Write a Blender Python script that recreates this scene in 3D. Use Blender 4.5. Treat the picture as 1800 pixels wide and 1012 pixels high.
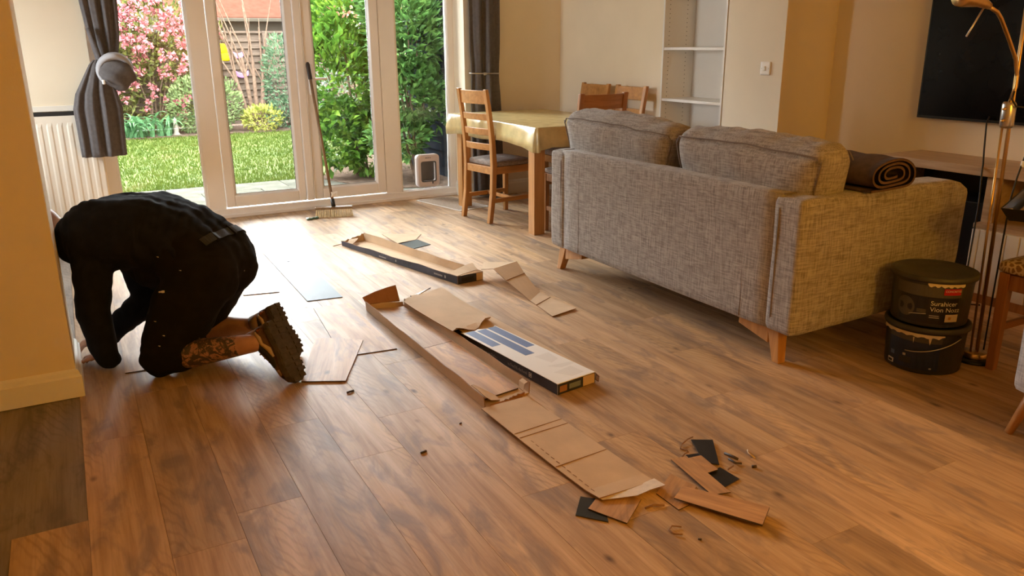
import bpy, bmesh, math, random
import numpy as np
from mathutils import Vector, Matrix, noise
from mathutils.bvhtree import BVHTree

scene = bpy.context.scene
COL = scene.collection
for o in list(bpy.data.objects):
    bpy.data.objects.remove(o)

# ------------------------------------------------------------------ camera
CAM_H = 1.33
yaw, pitch, roll = (math.radians(a) for a in (28.66, 16.96, -0.468))
fw = Vector((math.sin(yaw) * math.cos(pitch), math.cos(yaw) * math.cos(pitch), -math.sin(pitch)))
rt = Vector((math.cos(yaw), -math.sin(yaw), 0))
up = rt.cross(fw)
r2 = math.cos(roll) * rt + math.sin(roll) * up
u2 = -math.sin(roll) * rt + math.cos(roll) * up
cam_data = bpy.data.cameras.new('camera')
cam_data.sensor_width = 36.0
cam_data.lens = 1400.0 / 1800.0 * 36.0
cam_data.clip_start = 0.02
cam_data.clip_end = 200
cam = bpy.data.objects.new('camera', cam_data)
COL.objects.link(cam)
cam.matrix_world = Matrix(((r2.x, u2.x, -fw.x, 0), (r2.y, u2.y, -fw.y, 0), (r2.z, u2.z, -fw.z, CAM_H), (0, 0, 0, 1)))
scene.camera = cam

# ------------------------------------------------------------------ sky and lights
SKY = 14.2
world = bpy.data.worlds.new('overcast_sky')
scene.world = world
world.use_nodes = True
bg = world.node_tree.nodes['Background']
bg.inputs[0].default_value = (0.93, 0.97, 1.0, 1)
bg.inputs[1].default_value = SKY
scene.view_settings.view_transform = 'Standard'
scene.view_settings.look = 'None'
scene.view_settings.gamma = 1.0
scene.view_settings.use_curve_mapping = False
scene.view_settings.exposure = 1.30
scene.cycles.max_bounces = 12
scene.cycles.diffuse_bounces = 8
scene.cycles.transparent_max_bounces = 16
scene.cycles.sample_clamp_indirect = 8.0
scene.cycles.caustics_reflective = False
scene.cycles.caustics_refractive = False

pd = bpy.data.lights.new('door_portal', 'AREA')        # tells the sampler where the daylight comes in, gives no light itself
pd.shape = 'RECTANGLE'
pd.size, pd.size_y = 2.86, 2.1
pd.cycles.is_portal = True
po = bpy.data.objects.new('door_portal', pd)
po.location = (1.64, 6.86, 1.05)
po.rotation_euler = (-math.pi / 2, 0, 0)
COL.objects.link(po)

wd_ = bpy.data.lights.new('window_portal', 'AREA')    # same for the unseen window added in the left wall
wd_.shape = 'RECTANGLE'
wd_.size, wd_.size_y = 1.0, 1.2
wd_.cycles.is_portal = True
wo_ = bpy.data.objects.new('window_portal', wd_)
wo_.location = (-1.80, 5.55, 1.50)
wo_.rotation_euler = (math.pi / 2, 0, -math.pi / 2)
COL.objects.link(wo_)

LAMP_POS = (2.0, -0.9, 1.55)
LAMP_W = 27.0
LAMP_COL = (1.0, 0.505, 0.035)

# ------------------------------------------------------------------ materials
def new_mat(name):
    m = bpy.data.materials.new(name)
    m.use_nodes = True
    return m, m.node_tree, m.node_tree.nodes['Principled BSDF']

def N(nt, t, **kw):
    n = nt.nodes.new(t)
    for k, v in kw.items():
        setattr(n, k, v)
    return n

def mixc(nt, fac, a, b, bt='MIX'):
    n = N(nt, 'ShaderNodeMix', data_type='RGBA', blend_type=bt)
    for s, v in ((0, fac), (6, a), (7, b)):
        if hasattr(v, 'links') or hasattr(v, 'is_linked'):
            nt.links.new(v, n.inputs[s])
        else:
            n.inputs[s].default_value = v if s == 0 else (*v, 1)
    return n.outputs[2]

def ramp(nt, fac, stops, interp='LINEAR'):
    n = N(nt, 'ShaderNodeValToRGB')
    n.color_ramp.interpolation = interp
    el = n.color_ramp.elements
    while len(el) < len(stops):
        el.new(0.5)
    for e, (p, c) in zip(el, stops):
        e.position = p
        e.color = (*c, 1) if len(c) == 3 else c
    nt.links.new(fac, n.inputs[0])
    return n.outputs[0]

def coords(nt, scale=(1, 1, 1), kind='Object', off=None):
    tc = N(nt, 'ShaderNodeTexCoord')
    mp = N(nt, 'ShaderNodeMapping')
    mp.inputs['Scale'].default_value = scale
    nt.links.new(tc.outputs[kind], mp.inputs[0])
    if off is not None:
        nt.links.new(off, mp.inputs['Location'])
    return mp.outputs[0]

def noise_tex(nt, vec, scale, detail=3, rough=0.55, dist=0.0):
    n = N(nt, 'ShaderNodeTexNoise')
    n.inputs['Scale'].default_value = scale
    n.inputs['Detail'].default_value = detail
    n.inputs['Roughness'].default_value = rough
    n.inputs['Distortion'].default_value = dist
    nt.links.new(vec, n.inputs['Vector'])
    return n.outputs[0]

def bump(nt, bsdf, h, strength=0.2, dist=0.01):
    b = N(nt, 'ShaderNodeBump')
    b.inputs['Strength'].default_value = strength
    b.inputs['Distance'].default_value = dist
    nt.links.new(h, b.inputs['Height'])
    nt.links.new(b.outputs[0], bsdf.inputs['Normal'])

def simple(name, col, rough=0.5, metal=0.0, var=0.12, scale=6.0, bmp=0.0, bscale=60.0, spec=0.5, sc3=(1, 1, 1)):
    """procedural base: colour with soft noise variation and fine relief"""
    m, nt, b = new_mat(name)
    v = coords(nt, sc3)
    n = noise_tex(nt, v, scale)
    lo = tuple(c * (1 - var) for c in col)
    hi = tuple(min(1, c * (1 + var)) for c in col)
    nt.links.new(ramp(nt, n, [(0.3, lo), (0.7, hi)]), b.inputs['Base Color'])
    b.inputs['Roughness'].default_value = rough
    b.inputs['Metallic'].default_value = metal
    b.inputs['Specular IOR Level'].default_value = spec
    if bmp:
        bump(nt, b, noise_tex(nt, v, bscale, 2), bmp, 0.004)
    return m

def floor_wood(name, tint=(1.16, 1.16, 1.14), grey=0.0, rough=0.48):
    m, nt, b = new_mat(name)
    oi = N(nt, 'ShaderNodeObjectInfo')
    mul = N(nt, 'ShaderNodeVectorMath', operation='SCALE')
    cmb = N(nt, 'ShaderNodeCombineXYZ')
    cmb.inputs[0].default_value = 17.0
    cmb.inputs[1].default_value = 43.0
    cmb.inputs[2].default_value = 9.0
    nt.links.new(cmb.outputs[0], mul.inputs[0])
    nt.links.new(oi.outputs['Random'], mul.inputs['Scale'])
    off = mul.outputs[0]
    # grain streaks, run along the plank (local Y)
    g1 = noise_tex(nt, coords(nt, (20, 1.5, 1), off=off), 1.0, 6, 0.60, 0.5)
    g2 = noise_tex(nt, coords(nt, (140, 4.5, 1), off=off), 1.0, 3, 0.6)
    blot = noise_tex(nt, coords(nt, (11.0, 3.6, 1), off=off), 1.0, 4, 0.6, 0.6)
    blot2 = noise_tex(nt, coords(nt, (6.0, 1.3, 3), off=off), 1.0, 3, 0.5, 0.4)
    cath = N(nt, 'ShaderNodeTexWave', wave_type='RINGS', rings_direction='SPHERICAL')
    cath.inputs['Scale'].default_value = 5.5
    cath.inputs['Distortion'].default_value = 5.0
    cath.inputs['Detail'].default_value = 1.5
    cath.inputs['Detail Scale'].default_value = 1.0
    nt.links.new(coords(nt, (6.0, 0.9, 1), off=off), cath.inputs['Vector'])
    c = ramp(nt, g1, [(0.26, (0.245, 0.146, 0.080)), (0.44, (0.400, 0.254, 0.144)), (0.60, (0.500, 0.334, 0.198)), (0.78, (0.580, 0.408, 0.258))])
    c = mixc(nt, ramp(nt, blot2, [(0.52, (0, 0, 0)), (0.72, (0.60, 0.60, 0.60))]), c, (0.560, 0.355, 0.170))
    c = mixc(nt, ramp(nt, blot, [(0.50, (0, 0, 0)), (0.66, (0.72, 0.72, 0.72))]), c, (0.210, 0.146, 0.116))
    cm = noise_tex(nt, coords(nt, (4.0, 1.2, 7), off=off), 1.0, 1, 0.5)
    cmask = mixc(nt, 1.0, ramp(nt, cm, [(0.57, (0, 0, 0)), (0.68, (1, 1, 1))]), ramp(nt, cath.outputs[1], [(0.0, (0.34, 0.34, 0.34)), (0.40, (0, 0, 0))]), 'MULTIPLY')
    c = mixc(nt, cmask, c, (0.185, 0.100, 0.052))
    c = mixc(nt, ramp(nt, g2, [(0.32, (0.26, 0.26, 0.26)), (0.5, (0, 0, 0))]), c, (0.190, 0.100, 0.052))
    # knots
    vo = N(nt, 'ShaderNodeTexVoronoi')
    vo.inputs['Scale'].default_value = 1.0
    vo.inputs['Randomness'].default_value = 1.0
    nt.links.new(coords(nt, (8.5, 4.2, 1), off=off), vo.inputs['Vector'])
    kb = noise_tex(nt, coords(nt, (8, 8, 1), off=off), 1.0, 1, 0.5)
    km = mixc(nt, 1.0, ramp(nt, vo.outputs['Distance'], [(0.03, (0.85, 0.85, 0.85)), (0.13, (0, 0, 0))]), ramp(nt, kb, [(0.44, (0.1, 0.1, 0.1)), (0.56, (1, 1, 1))]), 'MULTIPLY')
    c = mixc(nt, km, c, (0.085, 0.045, 0.026))
    # each plank a little lighter or darker
    hsv = N(nt, 'ShaderNodeHueSaturation')
    mr = N(nt, 'ShaderNodeMapRange')
    mr.inputs[3].default_value = 0.82
    mr.inputs[4].default_value = 1.16
    nt.links.new(oi.outputs['Random'], mr.inputs[0])
    nt.links.new(mr.outputs[0], hsv.inputs['Value'])
    hsv.inputs['Saturation'].default_value = 1.0 - 0.75 * grey
    nt.links.new(c, hsv.inputs['Color'])
    out = mixc(nt, 1.0, hsv.outputs[0], tint, 'MULTIPLY')
    nt.links.new(out, b.inputs['Base Color'])
    rr = ramp(nt, g1, [(0.3, (rough + 0.07,) * 3), (0.7, (rough - 0.04,) * 3)])
    nt.links.new(rr, b.inputs['Roughness'])
    b.inputs['Specular IOR Level'].default_value = 0.40
    bump(nt, b, g2, 0.10, 0.002)
    return m

def grain_wood(name, lo, hi, rough=0.42, axis=2):
    m, nt, b = new_mat(name)
    s = [34, 34, 34]
    s[axis] = 2.2
    oi = N(nt, 'ShaderNodeObjectInfo')
    mul = N(nt, 'ShaderNodeVectorMath', operation='SCALE')
    mul.inputs[0].default_value = (13, 7, 29)
    nt.links.new(oi.outputs['Random'], mul.inputs['Scale'])
    n = noise_tex(nt, coords(nt, s, off=mul.outputs[0]), 1.0, 5, 0.6, 0.5)
    nt.links.new(ramp(nt, n, [(0.3, lo), (0.7, hi)]), b.inputs['Base Color'])
    b.inputs['Roughness'].default_value = rough
    bump(nt, b, n, 0.08, 0.002)
    return m

def weave(name, lo, hi, sc=1.0, rough=0.95):
    m, nt, b = new_mat(name)
    a = noise_tex(nt, coords(nt, (150 * sc, 150 * sc, 15 * sc)), 1.0, 2, 0.6)
    c = noise_tex(nt, coords(nt, (15 * sc, 15 * sc, 150 * sc)), 1.0, 2, 0.6)
    big = noise_tex(nt, coords(nt), 7.0, 2, 0.5)
    mx = N(nt, 'ShaderNodeMath', operation='ADD')
    nt.links.new(a, mx.inputs[0])
    nt.links.new(c, mx.inputs[1])
    hf = N(nt, 'ShaderNodeMath', operation='MULTIPLY')
    nt.links.new(mx.outputs[0], hf.inputs[0])
    hf.inputs[1].default_value = 0.5
    col = ramp(nt, hf.outputs[0], [(0.38, lo), (0.60, hi)])
    col = mixc(nt, ramp(nt, big, [(0.35, (0.22,) * 3), (0.6, (0, 0, 0))]), col, tuple(x * 0.62 for x in hi))
    nt.links.new(col, b.inputs['Base Color'])
    b.inputs['Roughness'].default_value = rough
    b.inputs['Specular IOR Level'].default_value = 0.2
    b.inputs['Sheen Weight'].default_value = 0.15
    bump(nt, b, hf.outputs[0], 0.35, 0.003)
    return m

def leafy(name, stops, scale=9.0, rough=0.5, trans=0.35):
    m, nt, b = new_mat(name)
    n = noise_tex(nt, coords(nt), scale, 2, 0.6)
    c = ramp(nt, n, stops)
    nt.links.new(c, b.inputs['Base Color'])
    b.inputs['Roughness'].default_value = rough
    b.inputs['Specular IOR Level'].default_value = 0.08
    tr = N(nt, 'ShaderNodeBsdfTranslucent')
    nt.links.new(c, tr.inputs[0])
    ms = N(nt, 'ShaderNodeMixShader')
    ms.inputs[0].default_value = trans
    nt.links.new(b.outputs[0], ms.inputs[1])
    nt.links.new(tr.outputs[0], ms.inputs[2])
    nt.links.new(ms.outputs[0], nt.nodes['Material Output'].inputs[0])
    return m

def glass_pane(name):
    m, nt, b = new_mat(name)
    tr = N(nt, 'ShaderNodeBsdfTransparent')
    tr.inputs[0].default_value = (0.97, 0.985, 0.98, 1)
    gl = N(nt, 'ShaderNodeBsdfGlossy')
    gl.inputs['Roughness'].default_value = 0.01
    fr = N(nt, 'ShaderNodeFresnel')
    fr.inputs[0].default_value = 1.35
    ms = N(nt, 'ShaderNodeMixShader')
    nt.links.new(fr.outputs[0], ms.inputs[0])
    nt.links.new(tr.outputs[0], ms.inputs[1])
    nt.links.new(gl.outputs[0], ms.inputs[2])
    nt.links.new(ms.outputs[0], nt.nodes['Material Output'].inputs[0])
    return m

MT = {}
MT['plank'] = floor_wood('vinyl_wood_plank')
MT['plank_loose'] = floor_wood('loose_wood_plank', (1.36, 1.20, 0.98))
MT['grey_floor'] = floor_wood('old_grey_floor', (0.50, 0.47, 0.44), 0.8, 0.55)
MT['plank_back'] = simple('plank_underside_grey', (0.20, 0.245, 0.285), 0.58, var=0.05, scale=4, bmp=0.05)
MT['plank_black'] = simple('plank_underside_black', (0.012, 0.012, 0.014), 0.30, var=0.15, scale=20)
MT['plank_core'] = simple('plank_core', (0.06, 0.035, 0.02), 0.6)
MT['wall'] = simple('cream_emulsion', (0.80, 0.70, 0.54), 0.75, var=0.025, scale=3, bmp=0.05, bscale=180)
MT['ceiling'] = simple('white_ceiling_paint', (0.86, 0.84, 0.80), 0.85, var=0.02, bmp=0.05, bscale=150)
MT['gloss'] = simple('white_gloss_paint', (0.82, 0.78, 0.70), 0.38, var=0.02, bmp=0.03)
MT['upvc'] = simple('white_upvc', (0.84, 0.80, 0.77), 0.30, var=0.015)
MT['bead'] = simple('white_glazing_bead', (0.90, 0.90, 0.90), 0.22, var=0.01)
MT['gasket'] = simple('grey_gasket', (0.12, 0.12, 0.13), 0.6)
MT['glass'] = glass_pane('clear_glass')
MT['radiator'] = simple('radiator_enamel', (0.84, 0.78, 0.68), 0.35, var=0.015)
MT['slot_gap_shade'] = simple('slot_gap_shade', (0.02, 0.015, 0.012), 0.8)
MT['curtain'] = simple('grey_curtain_cloth', (0.125, 0.113, 0.113), 0.9, var=0.14, scale=40, bmp=0.12, bscale=350, spec=0.15)
MT['lining'] = simple('pale_curtain_lining', (0.42, 0.41, 0.43), 0.85, var=0.05)
MT['sofa'] = weave('grey_sofa_weave', (0.205, 0.175, 0.158), (0.425, 0.378, 0.340))
MT['sofa_dark'] = simple('sofa_piping', (0.18, 0.14, 0.118), 0.9)
MT['oak'] = grain_wood('golden_oak', (0.37, 0.160, 0.040), (0.57, 0.280, 0.085))
MT['oak_x'] = grain_wood('golden_oak_cross', (0.37, 0.160, 0.040), (0.57, 0.280, 0.085), axis=1)
MT['oak_dark'] = grain_wood('brown_oak', (0.27, 0.105, 0.030), (0.42, 0.180, 0.058))
MT['oak_dark_x'] = grain_wood('brown_oak_cross', (0.27, 0.105, 0.030), (0.42, 0.180, 0.058), axis=0)
MT['pale_oak'] = grain_wood('pale_oak', (0.40, 0.26, 0.14), (0.58, 0.41, 0.25), axis=1)
MT['seat'] = weave('brown_grey_seat', (0.17, 0.128, 0.105), (0.36, 0.285, 0.240), 1.4, 0.8)
MT['oilcloth'] = simple('yellow_oilcloth', (0.60, 0.47, 0.22), 0.24, var=0.16, scale=11, bmp=0.12, bscale=22, spec=0.6)
MT['cloth_back'] = simple('pale_cloth_back', (0.55, 0.50, 0.38), 0.7, var=0.06)
MT['white'] = simple('white_melamine', (0.78, 0.75, 0.70), 0.35, var=0.015)
MT['hole'] = simple('peg_hole', (0.10, 0.085, 0.07), 0.8)
MT['black'] = simple('black_plastic', (0.010, 0.010, 0.011), 0.28, var=0.1)
MT['screen'] = simple('black_screen', (0.004, 0.004, 0.005), 0.16, var=0.1, spec=0.15)
MT['cable'] = simple('black_cable', (0.012, 0.010, 0.010), 0.55)
MT['brass'] = simple('brushed_brass', (0.60, 0.40, 0.17), 0.30, 1.0, var=0.1, scale=40, sc3=(1, 1, 0.05))
MT['steel'] = simple('brushed_steel', (0.55, 0.52, 0.48), 0.3, 1.0)
MT['switch'] = simple('switch_plastic', (0.86, 0.82, 0.76), 0.30, var=0.01)
MT['card'] = simple('brown_cardboard', (0.60, 0.430, 0.280), 0.85, var=0.09, scale=7, bmp=0.10, bscale=160, spec=0.2)
MT['card_dark'] = simple('brown_cardboard_edge', (0.27, 0.145, 0.075), 0.9, var=0.15, scale=50)
MT['card_red'] = simple('brown_cardboard_flap', (0.36, 0.175, 0.085), 0.85, var=0.1, scale=9, spec=0.2)
MT['navy'] = simple('navy_print', (0.030, 0.032, 0.055), 0.45, var=0.2, scale=9)
MT['white_print'] = simple('white_print', (0.88, 0.88, 0.88), 0.42, var=0.02)
MT['grey_print'] = simple('grey_print', (0.80, 0.795, 0.79), 0.42, var=0.02)
MT['blue_print'] = simple('blue_print', (0.125, 0.190, 0.400), 0.42, var=0.05, scale=14)
MT['letter'] = simple('letter_print', (0.40, 0.38, 0.38), 0.5)
MT['torn'] = simple('torn_paper', (0.70, 0.58, 0.46), 0.9, var=0.1, scale=30)
MT['bucket'] = simple('charcoal_plastic', (0.028, 0.026, 0.024), 0.38, var=0.2, scale=5)
MT['lid'] = simple('dusty_black_lid', (0.042, 0.038, 0.032), 0.45, var=0.5, scale=9)
MT['bucket_band'] = simple('grey_plastic_band', (0.075, 0.068, 0.060), 0.4, var=0.1)
MT['label_black'] = simple('black_label', (0.008, 0.008, 0.009), 0.35)
MT['label_navy'] = simple('navy_label', (0.010, 0.020, 0.075), 0.35, var=0.3, scale=18)
MT['label_red'] = simple('red_label', (0.42, 0.010, 0.010), 0.4)
MT['label_white'] = simple('white_lettering', (0.72, 0.70, 0.66), 0.5)
MT['label_cream'] = simple('cream_label', (0.62, 0.52, 0.34), 0.5, var=0.1, scale=30)
MT['throw'] = simple('quilted_throw', (0.105, 0.072, 0.058), 0.95, var=0.2, scale=30, bmp=0.25, bscale=60, spec=0.1)
MT['throw_edge'] = simple('throw_rolled_edge', (0.125, 0.075, 0.055), 0.95, var=0.15, scale=30, spec=0.1)
MT['bristle'] = simple('cream_bristle', (0.74, 0.61, 0.36), 0.8, var=0.2, scale=60)
MT['handle_wood'] = grain_wood('broom_stick', (0.17, 0.095, 0.040), (0.28, 0.170, 0.085))
MT['dark_rubber'] = simple('dark_brown_grip', (0.030, 0.020, 0.017), 0.6)
MT['mat_pile'] = simple('brown_mat_pile', (0.42, 0.34, 0.27), 0.95, var=0.35, scale=160, bmp=0.5, bscale=160, spec=0.1)
MT['mat_edge'] = simple('pale_mat_edge', (0.76, 0.72, 0.66), 0.7)
MT['flap_grey'] = simple('cat_flap_plastic', (0.66, 0.57, 0.55), 0.35, var=0.02)
MT['flap_clear'] = simple('smoked_flap', (0.16, 0.17, 0.19), 0.15)
MT['paper'] = simple('printed_paper', (0.36, 0.35, 0.42), 0.6, var=0.15, scale=25)
MT['paper2'] = simple('brown_paper', (0.40, 0.29, 0.19), 0.7, var=0.15, scale=25)
MT['green_bit'] = simple('green_plastic', (0.09, 0.17, 0.12), 0.5)
# ------------------------------------------------------------------ mesh helpers
ORG = {}

class MB:
    """collects shapes in world (or root-local) coordinates; build() links them as one mesh object"""
    def __init__(s):
        s.v, s.f, s.m = [], [], []

    def add(s, verts, faces, mi=0):
        k = len(s.v)
        s.v += [tuple(map(float, p)) for p in verts]
        s.f += [tuple(i + k for i in f) for f in faces]
        s.m += [mi] * len(faces)
        return s

    def box(s, x0, y0, z0, x1, y1, z1, mi=0):
        v = [(x, y, z) for z in (z0, z1) for y in (y0, y1) for x in (x0, x1)]
        return s.add(v, [(0, 2, 3, 1), (4, 5, 7, 6), (0, 1, 5, 4), (2, 6, 7, 3), (0, 4, 6, 2), (1, 3, 7, 5)], mi)

    def hexa(s, lo, hi, mi=0):
        """lo, hi: four corners each, counter-clockwise seen from above"""
        return s.add(list(lo) + list(hi), [(3, 2, 1, 0), (4, 5, 6, 7), (0, 1, 5, 4), (1, 2, 6, 5), (2, 3, 7, 6), (3, 0, 4, 7)], mi)

    def prism(s, poly, z0, z1, mi=0, mside=None):
        n = len(poly)
        a = sum(poly[i][0] * poly[(i + 1) % n][1] - poly[(i + 1) % n][0] * poly[i][1] for i in range(n))
        if a < 0:
            poly = poly[::-1]
        z0s = z0 if hasattr(z0, '__len__') else [z0] * n
        z1s = z1 if hasattr(z1, '__len__') else [z1] * n
        if a < 0 and hasattr(z1, '__len__'):
            z1s = z1s[::-1]
        if a < 0 and hasattr(z0, '__len__'):
            z0s = z0s[::-1]
        v = [(p[0], p[1], z) for p, z in zip(poly, z0s)] + [(p[0], p[1], z) for p, z in zip(poly, z1s)]
        s.add(v, [tuple(range(n - 1, -1, -1)), tuple(range(n, 2 * n))], mi)
        k = len(s.v) - 2 * n
        for i in range(n):
            j = (i + 1) % n
            s.f.append((k + i, k + j, k + n + j, k + n + i))
            s.m.append(mi if mside is None else mside)
        return s

    def loft(s, rings, mi=0, caps=True, closed=True):
        n = len(rings[0])
        k = len(s.v)
        for r in rings:
            s.v += [tuple(map(float, p)) for p in r]
        for a in range(len(rings) - 1):
            for i in range(n if closed else n - 1):
                j = (i + 1) % n
                s.f.append((k + a * n + i, k + a * n + j, k + (a + 1) * n + j, k + (a + 1) * n + i))
                s.m.append(mi)
        if caps and closed:
            s.f.append(tuple(k + i for i in range(n - 1, -1, -1)))
            s.f.append(tuple(k + (len(rings) - 1) * n + i for i in range(n)))
            s.m += [mi, mi]
        return s

    def tube(s, pts, rad, n=10, mi=0, caps=True):
        pts = [Vector(p) for p in pts]
        rad = rad if hasattr(rad, '__len__') else [rad] * len(pts)
        rings = []
        ref = None
        for i, p in enumerate(pts):
            d = (pts[min(i + 1, len(pts) - 1)] - pts[max(i - 1, 0)]).normalized()
            if ref is None:
                ref = d.orthogonal().normalized()
            a = (ref - d * ref.dot(d)).normalized()
            ref = a
            b = d.cross(a)
            rings.append([p + (a * math.cos(t) + b * math.sin(t)) * rad[i] for t in (2 * math.pi * q / n for q in range(n))])
        return s.loft(rings, mi, caps)

    def lathe(s, prof, c=(0, 0, 0), n=40, mi=0, caps=True):
        rings = [[(c[0] + r * math.cos(t), c[1] + r * math.sin(t), c[2] + z) for t in (2 * math.pi * q / n for q in range(n))] for r, z in prof]
        return s.loft(rings, mi, caps)

    def rbox(s, c, h, r, n=8, fn=None, mi=0):
        """rounded box with an even grid on each side; fn(p) may deform each point"""
        c, h = Vector(c), Vector(h)
        idx = {}
        def vid(i, j, k):
            if (i, j, k) not in idx:
                q = Vector((i / n * 2 - 1, j / n * 2 - 1, k / n * 2 - 1))
                p = Vector(q[a] * h[a] for a in range(3))
                inn = Vector(max(-(h[a] - r), min(h[a] - r, p[a])) for a in range(3))
                d = p - inn
                if d.length > 1e-9:
                    p = inn + d.normalized() * r
                p = c + p
                if fn:
                    p = fn(p, q)
                idx[(i, j, k)] = len(s.v)
                s.v.append(tuple(p))
            return idx[(i, j, k)]
        for a in range(n):
            for b in range(n):
                for quad in (((a, b, 0), (a, b + 1, 0), (a + 1, b + 1, 0), (a + 1, b, 0)), ((a, b, n), (a + 1, b, n), (a + 1, b + 1, n), (a, b + 1, n)),
                             ((a, 0, b), (a + 1, 0, b), (a + 1, 0, b + 1), (a, 0, b + 1)), ((a, n, b), (a, n, b + 1), (a + 1, n, b + 1), (a + 1, n, b)),
                             ((0, a, b), (0, a, b + 1), (0, a + 1, b + 1), (0, a + 1, b)), ((n, a, b), (n, a + 1, b), (n, a + 1, b + 1), (n, a, b + 1))):
                    s.f.append(tuple(vid(*q) for q in quad))
                    s.m.append(mi)
        return s

    def build(s, name, mats, parent=None, smooth=False, bevel=0.0, seg=2, org=None):
        me = bpy.data.meshes.new(name)
        o0 = Vector(org) if org is not None else (ORG.get(parent.name, Vector((0, 0, 0))) if parent is not None else Vector((0, 0, 0)))
        me.from_pydata([(p[0] - o0.x, p[1] - o0.y, p[2] - o0.z) for p in s.v], [], s.f)
        mats = mats if isinstance(mats, (list, tuple)) else [mats]
        for m in mats:
            me.materials.append(MT[m] if isinstance(m, str) else m)
        me.polygons.foreach_set('material_index', s.m)
        if smooth:
            me.polygons.foreach_set('use_smooth', [True] * len(me.polygons))
        me.update()
        o = bpy.data.objects.new(name, me)
        COL.objects.link(o)
        if parent is not None:
            o.parent = parent
            ORG[o.name] = o0
        elif org is not None:
            o.location = o0
            ORG[o.name] = o0.copy()
        if bevel:
            bv = o.modifiers.new('bevel', 'BEVEL')
            bv.width = bevel
            bv.segments = seg
            bv.limit_method = 'ANGLE'
            bv.angle_limit = math.radians(35)
        return o

def tag(o, label=None, cat=None, group=None, kind=None):
    for k, v in (('label', label), ('category', cat), ('group', group), ('kind', kind)):
        if v:
            o[k] = v
    return o

def thing(name, label, cat, loc=(0, 0, 0), group=None):
    o = bpy.data.objects.new(name, None)
    o.empty_display_size = 0.1
    o.location = loc
    COL.objects.link(o)
    ORG[o.name] = Vector(loc)
    return tag(o, label, cat, group)

def copy_tree(o, loc=None, rz=None, label=None, parent=None):
    c = o.copy()
    COL.objects.link(c)
    c.parent = parent
    if loc is not None:
        c.location = loc
    if rz is not None:
        c.rotation_euler = (0, 0, rz)
    if label:
        c['label'] = label
    for ch in list(o.children):
        copy_tree(ch, parent=c)
    return c

def struct(name, mb, mats, parent=None, **kw):
    o = mb.build(name, mats, parent, **kw)
    if parent is None:
        o['kind'] = 'structure'
    return o

def text_geo(body, size):
    cu = bpy.data.curves.new('lettering', 'FONT')
    cu.body = body
    cu.size = size
    cu.extrude = 0.0
    cu.align_x = 'LEFT'
    ob = bpy.data.objects.new('lettering', cu)
    COL.objects.link(ob)
    dg = bpy.context.evaluated_depsgraph_get()
    dg.update()
    me = bpy.data.meshes.new_from_object(ob.evaluated_get(dg))
    bm = bmesh.new()
    bm.from_mesh(me)
    bmesh.ops.triangulate(bm, faces=bm.faces)
    v = [tuple(x.co) for x in bm.verts]
    f = [tuple(x.index for x in fc.verts) for fc in bm.faces]
    bm.free()
    bpy.data.objects.remove(ob)
    bpy.data.meshes.remove(me)
    bpy.data.curves.remove(cu)
    return v, f

def flat_text(body, size, origin, ux, uy, name, mat, parent):
    """lettering lying on a plane: ux along the line, uy up the letters"""
    v, f = text_geo(body, size)
    ux, uy, o = Vector(ux).normalized(), Vector(uy).normalized(), Vector(origin)
    mb = MB()
    mb.add([tuple(o + ux * p[0] + uy * p[1]) for p in v], f)
    return mb.build(name, mat, parent)

def lerp(a, b, t):
    return a + (b - a) * t

RND = random.Random(7)

# ------------------------------------------------------------------ the room
YW, YF = 6.50, 6.72            # inner face of door wall, inner face of the door frame
XR, XT, YK = 4.08, 4.545, 3.815  # right wall, recessed wall with the screen, the corner between them
TOP = 2.40

fl = struct('floor', MB().box(-1.6, -1.5, -0.10, 4.95, 6.80, -0.003), 'grey_floor')

# new planks, each one a piece of the floor; the grey old floor shows where they are not laid yet
PW, PL = 0.195, 1.22
rows = range(-1, 23)
plank_cache = {}
def plank_mesh(ln):
    key = round(ln, 3)
    if key not in plank_cache:
        mb = MB()
        g = 0.00015
        w, l = PW / 2 - g, ln / 2 - g
        c = 0.0005
        lo = [(-w, -l, -0.003), (w, -l, -0.003), (w, l, -0.003), (-w, l, -0.003)]
        m1 = [(-w, -l, -0.0014), (w, -l, -0.0014), (w, l, -0.0014), (-w, l, -0.0014)]
        hi = [(-w + c, -l + c, 0), (w - c, -l + c, 0), (w - c, l - c, 0), (-w + c, l - c, 0)]
        mb.loft([lo, m1, hi])
        o = mb.build('floor_plank', 'plank')
        plank_cache[key] = o.data
        bpy.data.objects.remove(o)
    return plank_cache[key]
offs = {-1: 2.40, 0: 2.93, 1: 3.30, 2: 2.22, 3: 2.73, 4: 2.36, 5: 2.62, 6: 3.10}
for r in rows:
    xa = -0.118 + PW * (r - 0)
    if xa + PW / 2 > 4.55:
        continue
    y = offs.get(r, (r * 0.437) % PL + 1.0)
    while y > -1.4:
        y -= PL
    y_end = 6.73
    if r == -1:
        y_end = 2.40
    while y < y_end - 0.02:
        a, b = max(y, -1.45), min(y + PL, y_end)
        xm = xa + PW / 2
        yy = (a + b) / 2
        if xm > XR and a > YK - 0.3:
            break
        if xm > XR and b > YK:
            b = YK
            yy = (a + b) / 2
        if b - a > 0.03:
            o = bpy.data.objects.new('floor_plank', plank_mesh(b - a))
            COL.objects.link(o)
            o.parent = fl
            o.location = (xm, yy, 0)
        y += PL

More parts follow.
